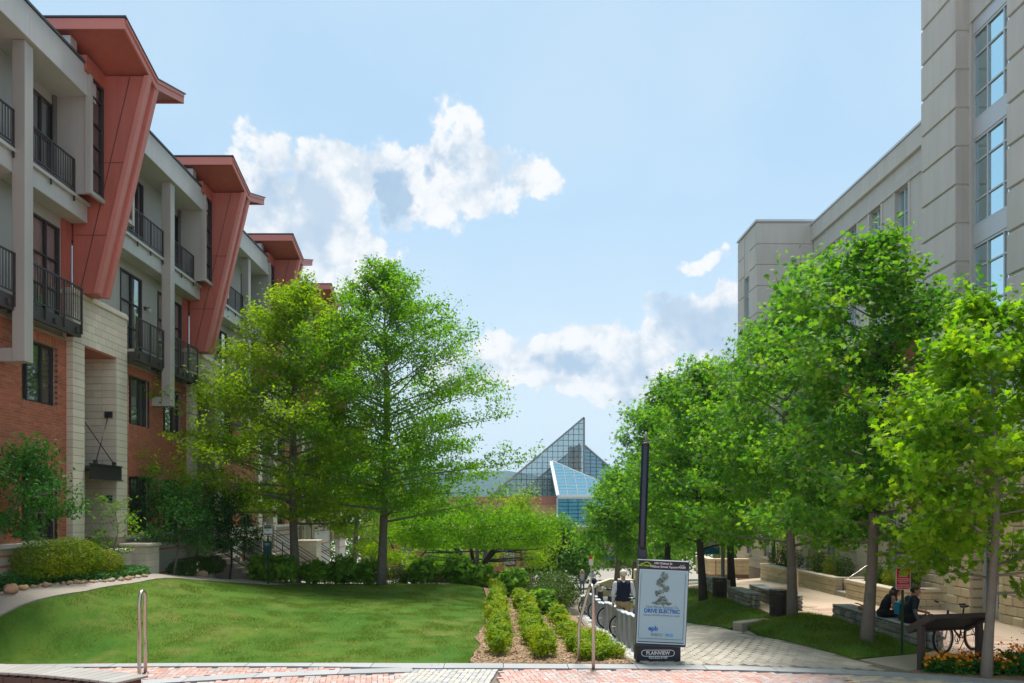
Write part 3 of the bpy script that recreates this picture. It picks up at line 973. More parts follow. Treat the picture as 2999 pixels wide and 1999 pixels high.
def window(parent, x, y0, y1, z0, z1, cols, rows, side=1, fm='frame_metal', gm='glass', fw=.05, depth=.09, back=None, backz=None, name='window', swap=False):
    """framed window in a street wall: frame with mullions > one pane for each light, blind or curtain behind.
    cols / rows are fractions of the dividing bars; side=+1 looks along +x"""
    T = (lambda a, b, c: (b, a, c)) if swap else (lambda a, b, c: (a, b, c))

    def bx(m, xa, xb, ya, yb, za, zb):
        if swap: m.box(ya, yb, xa, xb, za, zb)
        else: m.box(xa, xb, ya, yb, za, zb)
    f = MB()
    xa, xb = x, x - side * depth
    bx(f, xa, xb, y0, y0 + fw, z0, z1); bx(f, xa, xb, y1 - fw, y1, z0, z1)
    bx(f, xa, xb, y0 + fw, y1 - fw, z0, z0 + fw); bx(f, xa, xb, y0 + fw, y1 - fw, z1 - fw, z1)
    cy = [y0 + fw] + [y0 + (y1 - y0) * c for c in cols] + [y1 - fw]
    cz = [z0 + fw] + [z0 + (z1 - z0) * c for c in rows] + [z1 - fw]
    for c in cy[1:-1]:
        bx(f, xa - side * .008, xb, c - fw * .45, c + fw * .45, z0 + fw, z1 - fw)
    for c in cz[1:-1]:
        for a, b in zip(cy[:-1], cy[1:]):
            bx(f, xa - side * .014, xb, a + fw * .45, b - fw * .45, c - fw * .4, c + fw * .4)
    fo = f.build(name, fm, parent)
    xp = x - side * depth * .6
    for a, b in zip(cy[:-1], cy[1:]):
        for c, d in zip(cz[:-1], cz[1:]):
            m = MB(); m.add([T(xp, a + .01, c + .01), T(xp, b - .01, c + .01), T(xp, b - .01, d - .01), T(xp, a + .01, d - .01)], [(0, 1, 2, 3)])
            m.build('pane', gm, fo)
    if back:
        m = MB()
        zz = backz if backz is not None else z0
        xq = x - side * (depth + .02)
        if back == 'blind':
            z = z1 - .05
            while z > zz:
                m.add([T(xq, y0 + .03, z), T(xq, y1 - .03, z), T(xq - side * .03, y1 - .03, z - .045), T(xq - side * .03, y0 + .03, z - .045)], [(0, 1, 2, 3)]); z -= .06
        else:
            n = max(6, int((y1 - y0) / .07))
            vs = []
            for i in range(n + 1):
                y = y0 + (y1 - y0) * i / n
                q = xq - side * (.02 + .025 * math.sin(i * 1.9))
                vs += [T(q, y, zz), T(q, y, z1 - .03)]
            m.add(vs, [(2 * i, 2 * i + 2, 2 * i + 3, 2 * i + 1) for i in range(n)])
        m.build(back, back, fo)
    m = MB(); bx(m, x - side * (depth + .75), x - side * (depth + .8), y0 - .2, y1 + .2, z0 - .2, z1 + .2); m.build('room_interior', 'room', fo)
    return fo


def railing(parent, xr, y0, y1, z0, z1, pitch=.1, ends=True):
    f = MB()
    f.box(xr - .02, xr + .02, y0, y1, z1 - .035, z1); f.box(xr - .014, xr + .014, y0, y1, z0 + .06, z0 + .09)
    n = max(2, int(round((y1 - y0) / .85)))
    for i in range(n + 1):
        y = y0 + .02 + (y1 - y0 - .04) * i / n
        f.box(xr - .018, xr + .018, y - .02, y + .02, z0 - .25, z1 - .036)
    ro = f.build('railing', 'rail_metal', parent)
    if not hasattr(railing, 'me'): railing.me = {}
    key = round(z1 - z0, 2)
    if key not in railing.me:
        railing.me[key] = MB().box(-.008, .008, -.008, .008, .09, z1 - z0 - .036).mesh('baluster', 'rail_metal')
    k_ = int((y1 - y0) / pitch)
    for i in range(1, k_):
        o = link_obj('baluster', railing.me[key], ro); o.location = (xr, y0 + (y1 - y0) * i / k_, z0)
    return ro


PERIOD, UX, UY = 7.7, -11.3, 17.7
BH = [(0.9, 2.4, 2.24, 4.0), (0.9, 2.4, 5.58, 7.07), (6.2, 7.6, 2.24, 4.0), (6.2, 7.6, 5.58, 7.07)]   # openings in the brick
bw, bh_, bj = .203, .058, .010


def brick_list():
    out = []
    for (ya, yb) in ((0.0, 2.8), (5.75, 7.7)):
        r = 0; z = 2.24
        while z + bh_ < 7.36:
            y = ya - (0 if r % 2 == 0 else (bw + bj) / 2)
            while y < yb:
                a, b = max(y, ya), min(y + bw, yb)
                segs = [(a, b)]
                for h in BH:
                    lo, hi = h[2] - .075 * (h[2] > 3), h[3] + .21
                    if z + bh_ > lo + .01 and z < hi - .01:
                        ns = []
                        for s0, s1 in segs:
                            if s1 <= h[0] or s0 >= h[1]: ns.append((s0, s1))
                            else:
                                if s0 < h[0] - .02: ns.append((s0, h[0]))
                                if s1 > h[1] + .02: ns.append((h[1], s1))
                        segs = ns
                for s0, s1 in segs:
                    if s1 - s0 > .03: out.append((s0, s1, z, z + bh_))
                y += bw + bj
            z += bh_ + bj; r += 1
        for h in BH:                                   # soldier courses over, rowlock sills under
            if ya <= h[0] < yb:
                y = h[0]
                while y < h[1] - .03:
                    out.append((y, min(y + bh_, h[1]), h[3] + .006, h[3] + .206)); y += bh_ + bj
                if h[2] > 3:
                    y = h[0] - .05
                    while y < h[1] + .02:
                        out.append((y, y + bh_, h[2] - .075, h[2] - .004)); y += bh_ + bj
    return out


def block_list():
    out = []
    z = 2.2
    r = 0
    while z < 7.3:
        z1 = min(z + .197, 7.34)
        out.append((-.26, .17, 2.8, 3.37, z, z1 - .006)); out.append((-.26, .17, 5.1, 5.75, z, z1 - .006))
        xx = [-.264, -.7, -1.1, -1.45] if r % 2 else [-.264, -.5, -.9, -1.3, -1.45]
        for a, b in zip(xx[:-1], xx[1:]):
            out.append((b + .003, a - .003, 5.1, 5.3, z, z1 - .006))
            out.append((b + .003, a - .003, 3.17, 3.37, z, z1 - .006))
        z += .2; r += 1
    r = 0; z = 7.346
    while z < 8.55:
        y = 2.8
        w = .37
        first = w * (.5 if r % 2 else 1)
        while y < 5.74:
            e = min(y + first, 5.75)
            if 5.75 - e < .08: e = 5.75
            out.append((-.12, .17, y, e - .005, z, z + .192)); y = e; first = w
        z += .198; r += 1
    return out


def townhouse(k_, label, pieces, number=False):
    t = thing('townhouse', label, 'house', (UX, UY + PERIOD * k_, 0), 0, 'red winged townhouses in one row')
    # brick storeys
    for (ya, yb) in ((0.0, 2.8), (5.75, 7.7)):
        m = MB(); cut_wall(m, -.3, -.012, ya, yb, 2.2, 7.4, BH); m.build('wall', 'mortar', t)
    bl = brick_list()
    bl.sort(key=lambda b: (b[0] > 3.5, -b[2]))
    rest = MB(); made = 0
    for (y0, y1, z0, z1) in bl:
        dx = rnd.uniform(-.0015, .002)
        if pieces and made < 290:
            key = (round(y1 - y0, 3), round(z1 - z0, 3))
            if key not in townhouse.bm:
                townhouse.bm[key] = MB().box(-.08, 0, -key[0] / 2, key[0] / 2, -key[1] / 2, key[1] / 2).mesh('brick', 'brick')
            o = link_obj('brick', townhouse.bm[key], t); o.location = (dx, (y0 + y1) / 2, (z0 + z1) / 2); made += 1
        else:
            rest.box(-.08, dx, y0, y1, z0, z1)
    rest.build('brickwork', 'brick', t, kind='stuff')
    # stone portal and parapet
    m = MB(); m.box(-.24, .155, 2.81, 3.36, 1.0, 7.34); m.box(-.24, .155, 5.11, 5.74, 1.0, 7.34); m.box(-1.45, -.25, 5.12, 5.3, 1.0, 7.34); m.box(-1.45, -.25, 3.17, 3.35, 1.0, 7.34)
    m.box(-.1, .155, 2.81, 5.74, 7.347, 8.53)
    m.build('portal_core', 'block_joint', t)
    rb = MB()
    for (x0, x1, y0, y1, z0, z1) in block_list():
        if pieces:
            MB().cbox(x0, x1, y0, y1, z0, z1, .006).build('block', 'block', t)
        else:
            rb.box(x0, x1, y0, y1, z0, z1)
    if not pieces: rb.build('blockwork', 'block', t, kind='stuff')
    MB().cbox(-.16, .2, 2.78, 5.77, 8.56, 8.67, .012).build('parapet_cap', 'block', t)
    MB().box(-1.44, .15, 3.375, 5.095, 7.30, 7.345).build('portal_soffit', 'red_panel', t)
    MB().box(-1.55, -1.46, 3.2, 5.3, 1.0, 7.3).build('portal_back', 'grey_panel', t)
    d = MB().cbox(-1.45, -1.40, 3.6, 4.7, 2.2, 4.4, .01).build('door', 'frame_metal', t)
    MB().box(-1.395, -1.388, 3.75, 4.55, 2.5, 4.25).build('pane', 'glass_dark', d)
    MB().tube([(-1.36, 4.62, 3.15), (-1.36, 4.62, 3.4)], .014, 6).build('handle', 'steel', d)
    # steel canopy on tie rods
    c = MB(); c.box(-.9, .30, 3.38, 5.09, 4.10, 4.16); c.box(.30, .315, 3.36, 5.10, 3.84, 4.2); c.box(.28, .36, 3.36, 5.10, 3.81, 3.839); c.box(.28, .36, 3.36, 5.10, 4.201, 4.23)
    co = c.build('canopy', 'dark_metal', t)
    for a, b in (((-.05, 3.39, 5.62), (.28, 4.75, 4.26)), ((-.05, 5.08, 5.72), (.28, 3.72, 4.26))):
        MB().tube([a, b], .014, 6).build('tie_rod', 'dark_metal', co)
        MB().box(b[0] - .05, b[0] + .03, b[1] - .05, b[1] + .05, 4.231, 4.33).build('clevis', 'dark_metal', co)
    MB().box(-.16, .06, 5.055, 5.095, 5.62, 5.80).build('tie_plate', 'dark_metal', co)
    if number:
        pq = MB().cbox(-.12, .06, 5.07, 5.098, 3.2, 3.4, .005).build('number_plaque', 'number_blue', t)
        text('140', .11, 'dark_metal', pq, (-.03, 5.066, 3.3), bold=.002)
    # base of pale stone with two brick bands
    for (ya, yb) in ((0.0, 2.795), (5.755, 7.7)):
        bo = MB().box(-.3, .0, ya, yb, -2.4, 2.1).build('base_wall', 'white_base', t)
        MB().cbox(-.2, .10, ya, yb, 2.105, 2.215, .012).build('ledge', 'white_base', bo)
        for z in (1.68, 1.92, .9, .4):
            MB().box(-.1, .012, ya, yb, z, z + .055).build('brick_band', 'brick', bo)
    # windows of the brick storeys
    for i, (y0, y1, z0, z1) in enumerate(BH):
        low = z0 < 3
        window(t, -.11, y0, y1, z0 + .003, z1 - .003, (.27, .68), (.70,) if low else (), 1, gm='glass_dark' if low else 'glass', back='blind' if i in (0, 1) else 'curtain', backz=None if low else (z0 + .1 if i == 1 else z0 - .1))
    # upper storeys: back wall of the loggias
    U = [(.8, 2.72, 7.85, 10.2), (3.22, 3.75, 8.2, 10.1), (5.95, 7.35, 7.85, 10.2), (1.35, 2.5, 11.02, 13.2), (6.1, 7.45, 11.02, 13.2)]
    m = MB(); cut_wall(m, -.35, -.15, 0.0, 7.7, 7.4, 13.5, U); m.build('upper_wall', 'grey_panel', t)
    window(t, -.125, *U[0], (.38, .70), (.3, .62), 1, gm='glass', back='curtain', backz=7.9)
    window(t, -.125, *U[1], (), (), 1, gm='glass_dark')
    window(t, -.125, *U[2], (.52,), (.3, .62), 1, gm='glass', back='curtain')
    window(t, -.125, *U[3], (.5,), (.55,), 1, gm='glass_dark')
    window(t, -.125, *U[4], (.45, .72), (.55,), 1, gm='glass_dark')
    # red board siding beside the fin
    sd = MB(); cut_wall(sd, -.149, -.10, 2.8, 4.6, 7.75, 10.49, [U[1]]); so = sd.build('siding', 'red_panel', t)
    for i in range(13):
        y = 2.87 + i * .14
        if 3.1 < y < 3.85: continue
        MB().box(-.1, -.07, y - .02, y + .02, 7.76, 10.48).build('batten', 'red_panel', so)
    # balcony slabs, steel edges, railings
    for (y0, y1) in ((.33, 2.795), (5.78, 7.68)):
        s = MB(); s.box(-.14, .36, y0, y1, 7.66, 7.74); so = s.build('balcony', 'grey_panel', t)
        e = MB(); e.box(.36, .385, y0, y1, 7.42, 7.745); e.box(.30, .359, y0, y1, 7.42, 7.44); e.box(.02, .36, y0, y0 + .03, 7.441, 7.655); e.box(.02, .36, y1 - .03, y1, 7.441, 7.655)
        e.build('steel_edge', 'rail_metal', so)
        for q in range(3):
            y = y0 + .25 + (y1 - y0 - .5) * q / 2
            MB().box(.386, .44, y - .045, y + .045, 7.5, 7.62).build('bracket', 'rail_metal', so)
        railing(t, .41, y0, y1, 7.75, 8.69)
    # floor band of the top storey
    for (y0, y1) in ((0.0, 3.19), (3.81, 7.7)):
        bo = MB().cbox(-.145, .34, y0, y1, 10.5, 10.93, .01).build('floor_band', 'light_panel', t)
        MB().box(-.145, .42, y0, y1, 10.931, 11.01).build('band_cap', 'light_panel', bo)
    for (y0, y1) in ((.35, 2.45), (5.0, 7.66)):
        MB().box(.385, .425, y0, y1, 11.012, 11.06).build('kerb_plate', 'rail_metal', t)
        railing(t, .40, y0 + .02, y1, 11.05, 11.86)
    # column
    c = MB(); c.cbox(.33, .62, 0.0, .32, 6.3, 13.45, .01); c.cbox(.0, .325, .02, .30, 6.3, 6.6, .01); c.build('column', 'grey_panel', t)
    # roof beam
    for (y0, y1) in ((0.0, 2.9), (4.75, 7.7)):
        bo = MB().cbox(-.34, .72, y0, y1, 13.46, 14.2, .008).build('roof_beam', 'light_panel', t)
        MB().box(-.34, .76, y0, y1, 14.205, 14.26).build('beam_cap', 'roof_metal', bo)
    MB().box(-3.5, -.36, 0, 7.7, 13.7, 14.1).build('flat_roof', 'roof_metal', t)
    # glazed bay of the top storey behind the fin
    by = MB(); by.box(-.14, .70, 2.5, 2.56, 11.011, 14.0); by.box(-.14, .70, 4.74, 4.74 + .06, 11.011, 14.0); by.box(.66, .80, 2.46, 2.58, 11.012, 14.02); by.box(.66, .80, 4.73, 4.85, 11.012, 14.02); by.box(.705, .79, 2.585, 4.725, 11.012, 11.12)
    by.build('bay', 'grey_panel', t)
    window(t, .77, 2.59, 3.18, 11.13, 14.0, (), (.2, .42, .62, .85), 1, gm='glass_dark', back='curtain', backz=11.2)
    window(t, .77, 3.83, 4.72, 11.13, 14.0, (.5,), (.2, .42, .62, .85), 1, gm='glass', back='curtain')
    MB().box(-1.6, .78, 2.3, 5.0, 14.03, 14.42).build('clerestory', 'red_panel', t)
    MB().box(-.34, .55, 1.98, 2.28, 14.27, 14.72).build('louvre_box', 'light_panel', t)
    # tapering red fin carrying the butterfly roof
    f = MB(); f.prism([(-.05, 3.22, 8.68), (.52, 3.22, 8.68), (1.85, 3.22, 14.38), (-.05, 3.22, 14.38)], (0, .56, 0)); fo = f.build('fin', 'red_panel', t)
    for (ya, yb, ex) in ((3.17, 3.38, .12), (3.62, 3.83, .12), (3.385, 3.615, .03)):
        MB().prism([(.50, ya, 8.675), (.50 + ex, ya, 8.675), (1.83 + ex, ya, 14.385), (1.83, ya, 14.385)], (0, yb - ya, 0)).build('flange', 'red_fascia', fo)
    for z in (10.2, 12.1):
        MB().box(.0, .5 + (z - 8.68) * .233, 3.212, 3.219, z, z + .012).build('panel_joint', 'bronze', fo)
    MB().prism([(.12, 3.21, 8.7), (.135, 3.21, 8.7), (1.45, 3.21, 14.38), (1.435, 3.21, 14.38)], (0, .008, 0)).build('panel_joint', 'bronze', fo)
    yc, h0, h1, th = 3.66, 14.53, 15.06, .20
    for (ye, nm) in ((1.9, 0), (5.42, 1)):
        w = MB(); w.prism([(-2.6, ye, h1 - .02), (-2.6, yc, h0 - .02), (-2.6, yc, h0 - th), (-2.6, ye, h1 - th)], (4.5, 0, 0))
        wo_ = w.build('roof_wing', 'red_panel', t)
        sy = -1 if nm == 0 else 1
        # fascia boards, a little proud, and the metal roof skin
        MB().prism([(1.9, ye, h1 + .0), (1.9, yc, h0 + .0), (1.9, yc, h0 - th - .06), (1.9, ye, h1 - th - .06)], (.05, 0, 0)).build('fascia', 'red_fascia', wo_)
        MB().box(-2.6, 1.95, ye, ye + sy * .05, h1 - th - .06, h1).build('fascia', 'red_fascia', wo_)
        MB().prism([(1.951, ye, h1), (1.951, yc, h0), (1.951, yc, h0 - .09), (1.951, ye, h1 - .09)], (.03, 0, 0)).build('drip_edge', 'red_fascia', wo_)
        MB().prism([(-2.6, ye + sy * .08, h1 + .02), (-2.6, yc, h0 + .005), (-2.6, yc, h0 + .035), (-2.6, ye + sy * .08, h1 + .055)], (4.6, 0, 0)).build('roof_skin', 'roof_metal', wo_)
    # jelly-jar wall lights
    for (y, z) in ((7.55, 9.35), (5.35, 12.4)):
        l = MB(); l.box(-.145, -.09, y - .05, y + .05, z - .03, z + .07); l.tube([(-.09, y, z + .04), (.02, y, z + .04), (.02, y, z)], .016, 6); lo = l.build('wall_light', 'rail_metal', t)
        MB().lathe([(.0, -.15), (.045, -.14), (.05, -.03), (.055, 0), (0, .01)], (.02, y, z), 10).build('lamp_jar', 'alu', lo)
    MB().tube([(.03, 6.05, 2.25), (.03, 6.05, 7.3)], .03, 6).build('downpipe', 'brick', t)
    return t


townhouse.bm = {}
mat('number_blue', (.06, .085, .13), .5, .1, 3, 40, 0)
HL = {-1: 'townhouse end bay cut by the picture edge, before the number 140 portal', 0: 'townhouse with blue 140 plaque in its stone portal', 1: 'townhouse next after number 140, behind the clipped low hedge',
      2: 'third red winged townhouse, rising behind the yellow-green oak', 3: 'fourth townhouse, its red butterfly roof beside the tall oak top', 4: 'last townhouse of the row, hidden behind both oaks'}
for k_ in (0, 1, -1, 2, 3, 4):
    townhouse(k_, HL[k_], pieces=k_ in (0, 1), number=(k_ == 0))


# stone pier by the first portal and the entry stairs of the next ones
def pier(x0, x1, y0, y1, z0, z1, label):
    t = thing('stone_pier', label, 'pier', ((x0 + x1) / 2, (y0 + y1) / 2, z0))
    lx, ly, h = (x1 - x0) / 2, (y1 - y0) / 2, z1 - z0
    MB().box(-lx + .012, lx - .012, -ly + .012, ly - .012, -.4, h - .1).build('core', 'block_joint', t)
    n = max(2, int(h / .22)); ch = (h - .1) / n
    for i in range(-1, n):
        off = .12 if i % 2 else -.1
        for (a, b) in ((-lx, off), (off, lx)):
            MB().cbox(a + .003, b - .003, -ly, ly, i * ch + .003, (i + 1) * ch - .003, .006).build('block', 'block', t)
    MB().cbox(-lx - .05, lx + .05, -ly - .05, ly + .05, h - .098, h, .02).build('cap', 'block', t)
    return t


pier(-11.05, -10.3, 22.9, 23.7, 1.12, 2.02, 'pale block pier with capstone beside the number 140 entrance')
pier(-11.1, -10.6, 21.9, 22.6, 1.12, 1.9, 'lower block pier half behind the yellow-green shrubs')


def stair(yc, label):
    xt, xb = -11.1, -9.1
    gb = g1(xb, yc)
    t = thing('entry_stair', label, 'stairs', (xb, yc, gb), 0, 'entry stairs of the townhouses')
    n = max(3, int(round((2.15 - gb) / .17))); rise = (2.15 - gb) / n; run = .28
    for i in range(n):
        MB().cbox(-2.1, -run * i, -.75, .75, rise * i + .001 - (.5 if i == 0 else 0), rise * (i + 1), .01).build('step', 'concrete', t)
    for sy in (-.8, .8):
        MB().cbox(-2.1, -run * (n - 1) * .55, sy - .12, sy + .12, -.5, rise * n + .25, .02).build('cheek_wall', 'block', t)
        r = MB()
        for dz in (.92, .78, .5, .2):
            r.tube([(-1.95, sy * .86, rise * n + dz), (-run * (n - 1), sy * .86, rise * n + dz), (.05, sy * .86, dz + .02)], .02, 6)
        ro = r.build('railing', 'rail_metal', t)
        for f in (0, .35, .7, 1.0):
            x = .05 - f * (run * (n - 1) + .05); z = f * rise * n
            MB().box(x - .02, x + .02, sy * .86 - .02, sy * .86 + .02, z - .02, z + .92).build('post', 'rail_metal', ro)
    return t


stair(29.95, 'entry stair with dark rails behind the clipped low hedge')
stair(37.65, 'entry stair with dark rails between the two oak trunks')
stair(45.35, 'farthest entry stair with dark rails, left of the tall oak trunk')
pier(-10.3, -9.5, 31.1, 31.9, .2, 1.9, 'block pier with capstone behind the pet waste station')
pier(-10.2, -9.2, 38.8, 39.8, -.4, 1.5, 'block pier beside the tall oak trunk, in front of the stairs')
# ------------------------------------------------------------------ the grey and limestone building on the right
def rebase(root, loc):
    """children were modelled in place: hang them on a root standing at loc"""
    root.location = loc
    for ch in root.children:
        ch.location = Vector(ch.location) - Vector(loc)
    return root


rb = thing('corner_building', 'grey stucco tower block with ribbed piers above a limestone ground floor', 'building')
# tower piers of stacked stucco panels with shadow grooves
GR = [18.27 + 1.138 * i for i in range(3, -13, -1)]
for (y0, y1) in ((23.57, 25.5), (18.6, 21.15)):
    MB().box(13.36, 14.4, y0 + .03, y1 - .03, 4.2, 22.0).build('pier_core', 'stucco', rb)
    for i in range(len(GR) - 1):
        if GR[i + 1] > 4.3:
            MB().cbox(13.3, 14.4, y0, y1, GR[i + 1] + .05, GR[i] - .03, .02).build('panel', 'stucco', rb)
m = MB(); m.box(13.70, 14.4, 21.15, 23.57, 17.35, 22); m.box(13.9, 14.4, 21.15, 23.57, 4.2, 17.35); m.box(13.72, 13.9, 21.15, 21.22, 4.2, 17.35); m.box(13.72, 13.9, 23.46, 23.57, 4.2, 17.35)
m.build('recess_wall', 'stucco', rb)
for i in range(5):
    zt = 16.95 - 3.105 * i
    if zt - 2.55 < 4: break
    MB().cbox(13.76, 13.88, 21.23, 23.45, zt + .005, zt + .545, .01).build('spandrel', 'alu', rb)
    window(rb, 13.78, 21.23, 23.45, zt - 2.55, zt, (.36, .70), (.30, .74), -1, fm='alu', gm='glass_sky', fw=.06, back='blind' if i in (1, 3) else None, backz=zt - 1.2)
MB().box(13.6, 14.4, 4, 18.58, 0, 22).build('side_wall', 'stucco', rb)
# wing between tower and end block
WH = []
for yc in (27.1, 29.05, 31.0, 32.95):
    for (z0, z1) in ((11.5, 13.95), (9.35, 10.9)):
        WH.append((yc - .45, yc + .45, z0, z1))
m = MB(); cut_wall(m, 13.5, 13.9, 25.5, 34.9, 9.2, 15.0, WH); m.build('wing_wall', 'stucco', rb)
MB().box(13.9, 20, 25.5, 46, 15.0, 15.2).build('roof', 'roof_metal', rb)
MB().cbox(13.38, 13.9, 25.49, 34.9, 14.75, 15.42, .015).build('cornice', 'stucco', rb)
MB().box(13.34, 13.9, 25.49, 34.88, 15.424, 15.5).build('cornice_cap', 'alu', rb)
MB().cbox(13.44, 13.5, 25.5, 34.88, 13.97, 14.28, .008).build('string_course', 'stucco', rb)
for h in WH:
    window(rb, 13.58, *h, (.5,), (.33, .66), -1, fm='alu', gm='glass_sky', fw=.045)
    for (a, b) in ((h[0] - .12, h[0] - .001), (h[1] + .001, h[1] + .12)):
        MB().box(13.46, 13.5, a, b, h[2] - .1, h[3] + .015).build('window_trim', 'stucco', rb)
# projecting end block
EH = [(36.0, 36.7, 11.0, 13.6), (36.0, 36.7, 7.6, 10.3)]
m = MB(); m.box(11.03, 13.5, 34.93, 37.7, 4.3, 15.6)
mm = MB(); mm.box(11.03, 13.9, 34.93, 35.2, 4.3, 15.6); cut_wall(mm, 11.03, 11.3, 35.2, 37.7, 4.3, 15.6, EH); mm.box(11.3, 13.9, 37.45, 37.7, 4.3, 15.6); mm.box(11.3, 13.9, 35.2, 37.45, 15.3, 15.55)
mm.build('end_block', 'stucco', rb)
zz = [15.55, 14.63, 13.72, 12.8, 11.6, 10.4, 9.2, 8.0, 6.8, 5.6, 4.4]
for a, b in zip(zz[:-1], zz[1:]):
    MB().cbox(11.0, 13.49, 34.9, 35.1, b + .02, a - .02, .015).build('panel', 'stucco', rb)
    for (ya, yb) in ((35.105, 35.98), (36.72, 37.72)):
        MB().cbox(11.0, 11.1, ya, yb, b + .02, a - .02, .015).build('panel', 'stucco', rb)
for h in EH: window(rb, 11.1, *h, (.5,), (.33, .66), -1, fm='alu', gm='glass_sky', fw=.045)
MB().box(10.95, 13.9, 34.85, 37.75, 15.605, 15.7).build('block_cap', 'alu', rb)
# red brick middle storeys with bay windows and an eave over them
m = MB(); m.box(13.62, 13.9, 25.5, 45, 4.3, 9.2); m.build('brick_wall', 'mortar', rb)
rest = MB(); made = 0; z = 4.32; r = 0
while z < 9.1:
    y = 25.52 + (.1 if r % 2 else 0)
    while y < 34.8:
        if not (26.55 < y + .1 < 28.7 and 4.8 < z < 7.6) and not (31.5 < y + .1 < 33.6 and 4.8 < z < 7.6):
            if y < 26.6 and z > 4.6 and made < 250:
                if made == 0: rb_me = MB().box(-.05, 0.05, -.1, .1, -.032, .032).mesh('brick', 'brick')
                o = link_obj('brick', rb_me, rb); o.location = (13.655, y + .1, z + .032); made += 1
            else:
                rest.box(13.605, 13.7, y, y + .2, z, z + .064)
        y += .212
    z += .075; r += 1
rest.build('brickwork', 'brick', rb, kind='stuff')
for (y0, y1) in ((26.6, 28.6), (31.55, 33.55)):
    b = MB(); b.cbox(12.9, 13.6, y0, y1, 4.75, 5.0, .02); b.cbox(12.9, 13.6, y0, y1, 7.05, 7.2, .01)
    for y in (y0 + .04, y1 - .04): b.box(12.9, 12.98, y - .04, y + .04, 5.0, 7.05)
    b.box(13.52, 13.6, y0, y0 + .06, 5.0, 7.05)
    bo = b.build('bay_window', 'alu', rb)
    window(rb, 12.95, y0 + .08, y1 - .08, 5.01, 7.04, (.33, .66), (.3,), -1, fm='alu', gm='glass_sky', fw=.045)
    # the two cheeks of the bay, seen along the street
    MB().box(13.0, 13.5, y0 + .02, y0 + .03, 5.05, 7.0).build('pane', 'glass_sky', bo)
    MB().box(12.985, 13.52, y0 + .0, y0 + .05, 5.6, 5.66).build('mullion', 'alu', bo)
    MB().cbox(12.7, 13.6, y0 - .15, y1 + .15, 7.203, 7.55, .04).build('bay_cornice', 'limestone_smooth', bo)
MB().cbox(12.75, 13.6, 25.52, 34.88, 8.75, 9.18, .05).build('eave', 'stucco', rb)
# limestone ground floor: smooth courses between thin rock-faced ones
GH = [(26.95, 27.8, .75, 3.0), (32.2, 33.05, .7, 2.9), (40.2, 41.1, .6, 2.8), (43.2, 44.0, .6, 2.8)]
m = MB(); cut_wall(m, 13.38, 13.9, 25.3, 46, -1.2, 4.3, GH); m.build('ground_wall', 'block_joint', rb)
rest = MB(); z = -.1; q = 0
while z < 4.15:
    for hgt, mt, xo in ((.40, 'limestone_smooth', 0), (.13, 'limestone', -.03)):
        y = 25.42 + (.3 if q % 2 else 0)
        while y < 45.9:
            e = min(y + .62, 45.9)
            segs = [(y, e)]
            for h in GH:
                if z + hgt > h[2] + .02 and z < h[3] - .02:
                    segs = [s for a, b in segs for s in ((a, min(b, h[0])), (max(a, h[1]), b)) if s[1] - s[0] > .03]
            for a, b in segs:
                bb = (13.34 + xo, 13.5, a + .003, b - .003, z + .003, z + hgt - .003)
                if y < 33.6: MB().cbox(*bb, .008 if not xo else .025).build('block', mt, rb)
                else: rest.box(*bb)
            y = e
        z += hgt; q += 1
rest.build('blockwork', 'limestone_smooth', rb, kind='stuff')
for h in GH:
    window(rb, 13.45, *h, (.5,), (.5,), -1, fm='alu', gm='glass_dark', fw=.06, back='blind', backz=h[2] + .5)
    MB().cbox(13.2, 13.5, h[0] - .1, h[1] + .1, h[2] - .14, h[2] - .002, .015).build('sill', 'limestone_smooth', rb)
for (y0, y1) in ((28.7, 29.35), (34.2, 34.9), (37.5, 38.2)):
    z = -.3
    while z < 4.2:
        MB().cbox(12.95, 13.36, y0, y1, z + .003, z + .397, .012).build('pilaster_block', 'limestone_smooth', rb); z += .4
MB().cbox(12.85, 13.6, 25.45, 46, 4.28, 4.55, .05).build('base_cornice', 'limestone_smooth', rb)
# rock-faced base of the tower either side of the glazed door
m = MB(); m.box(13.2, 13.9, 22.46, 25.38, -.5, 4.3); m.box(13.2, 13.9, 12, 21.15, -.5, 4.3); m.box(13.6, 13.9, 21.15, 22.46, 2.75, 4.3); m.build('base_core', 'block_joint', rb)
for (ya, yb) in ((22.45, 25.39), (18.6, 21.16)):
    z = -.02; r = 0
    while z < 4.2:
        y = ya; first = .2 if r % 2 else .4
        while y < yb - .02:
            e = min(y + first * rnd.uniform(.85, 1.15), yb)
            if yb - e < .1: e = yb
            first = .42
            if ya == 22.45 and 23.35 < (y + e) / 2 < 23.75:
                MB().box(13.12, 13.4, y + .002, e - .002, z, z + .259).build('block', 'limestone_smooth', rb)
            else:
                MB().cbox(13.1 - rnd.uniform(0, .035), 13.5, y + .004, e - .004, z + .004, z + .256, .03).build('block', 'limestone', rb)
            y = e
        z += .26; r += 1
MB().cbox(13.0, 13.9, 18.6, 25.4, 4.302, 4.6, .04).build('base_cornice', 'limestone_smooth', rb)
do = MB(); do.box(13.45, 13.55, 21.17, 21.25, 0, 2.74); do.box(13.45, 13.55, 22.37, 22.45, 0, 2.74); do.box(13.45, 13.55, 21.25, 22.37, 2.66, 2.74); do.box(13.45, 13.55, 21.76, 21.84, .0, 2.66); do.box(13.45, 13.55, 21.25, 21.76, .0, .28); do.box(13.45, 13.55, 21.84, 22.37, 0, .28); do.box(13.45, 13.55, 21.25, 22.37, 2.1, 2.16)
do = do.build('glazed_door', 'alu', rb)
for (a, b) in ((21.26, 21.75), (21.85, 22.36)):
    MB().box(13.49, 13.5, a, b, .29, 2.09).build('pane', 'glass_dark', do); MB().box(13.49, 13.5, a, b, 2.17, 2.65).build('pane', 'glass_dark', do)
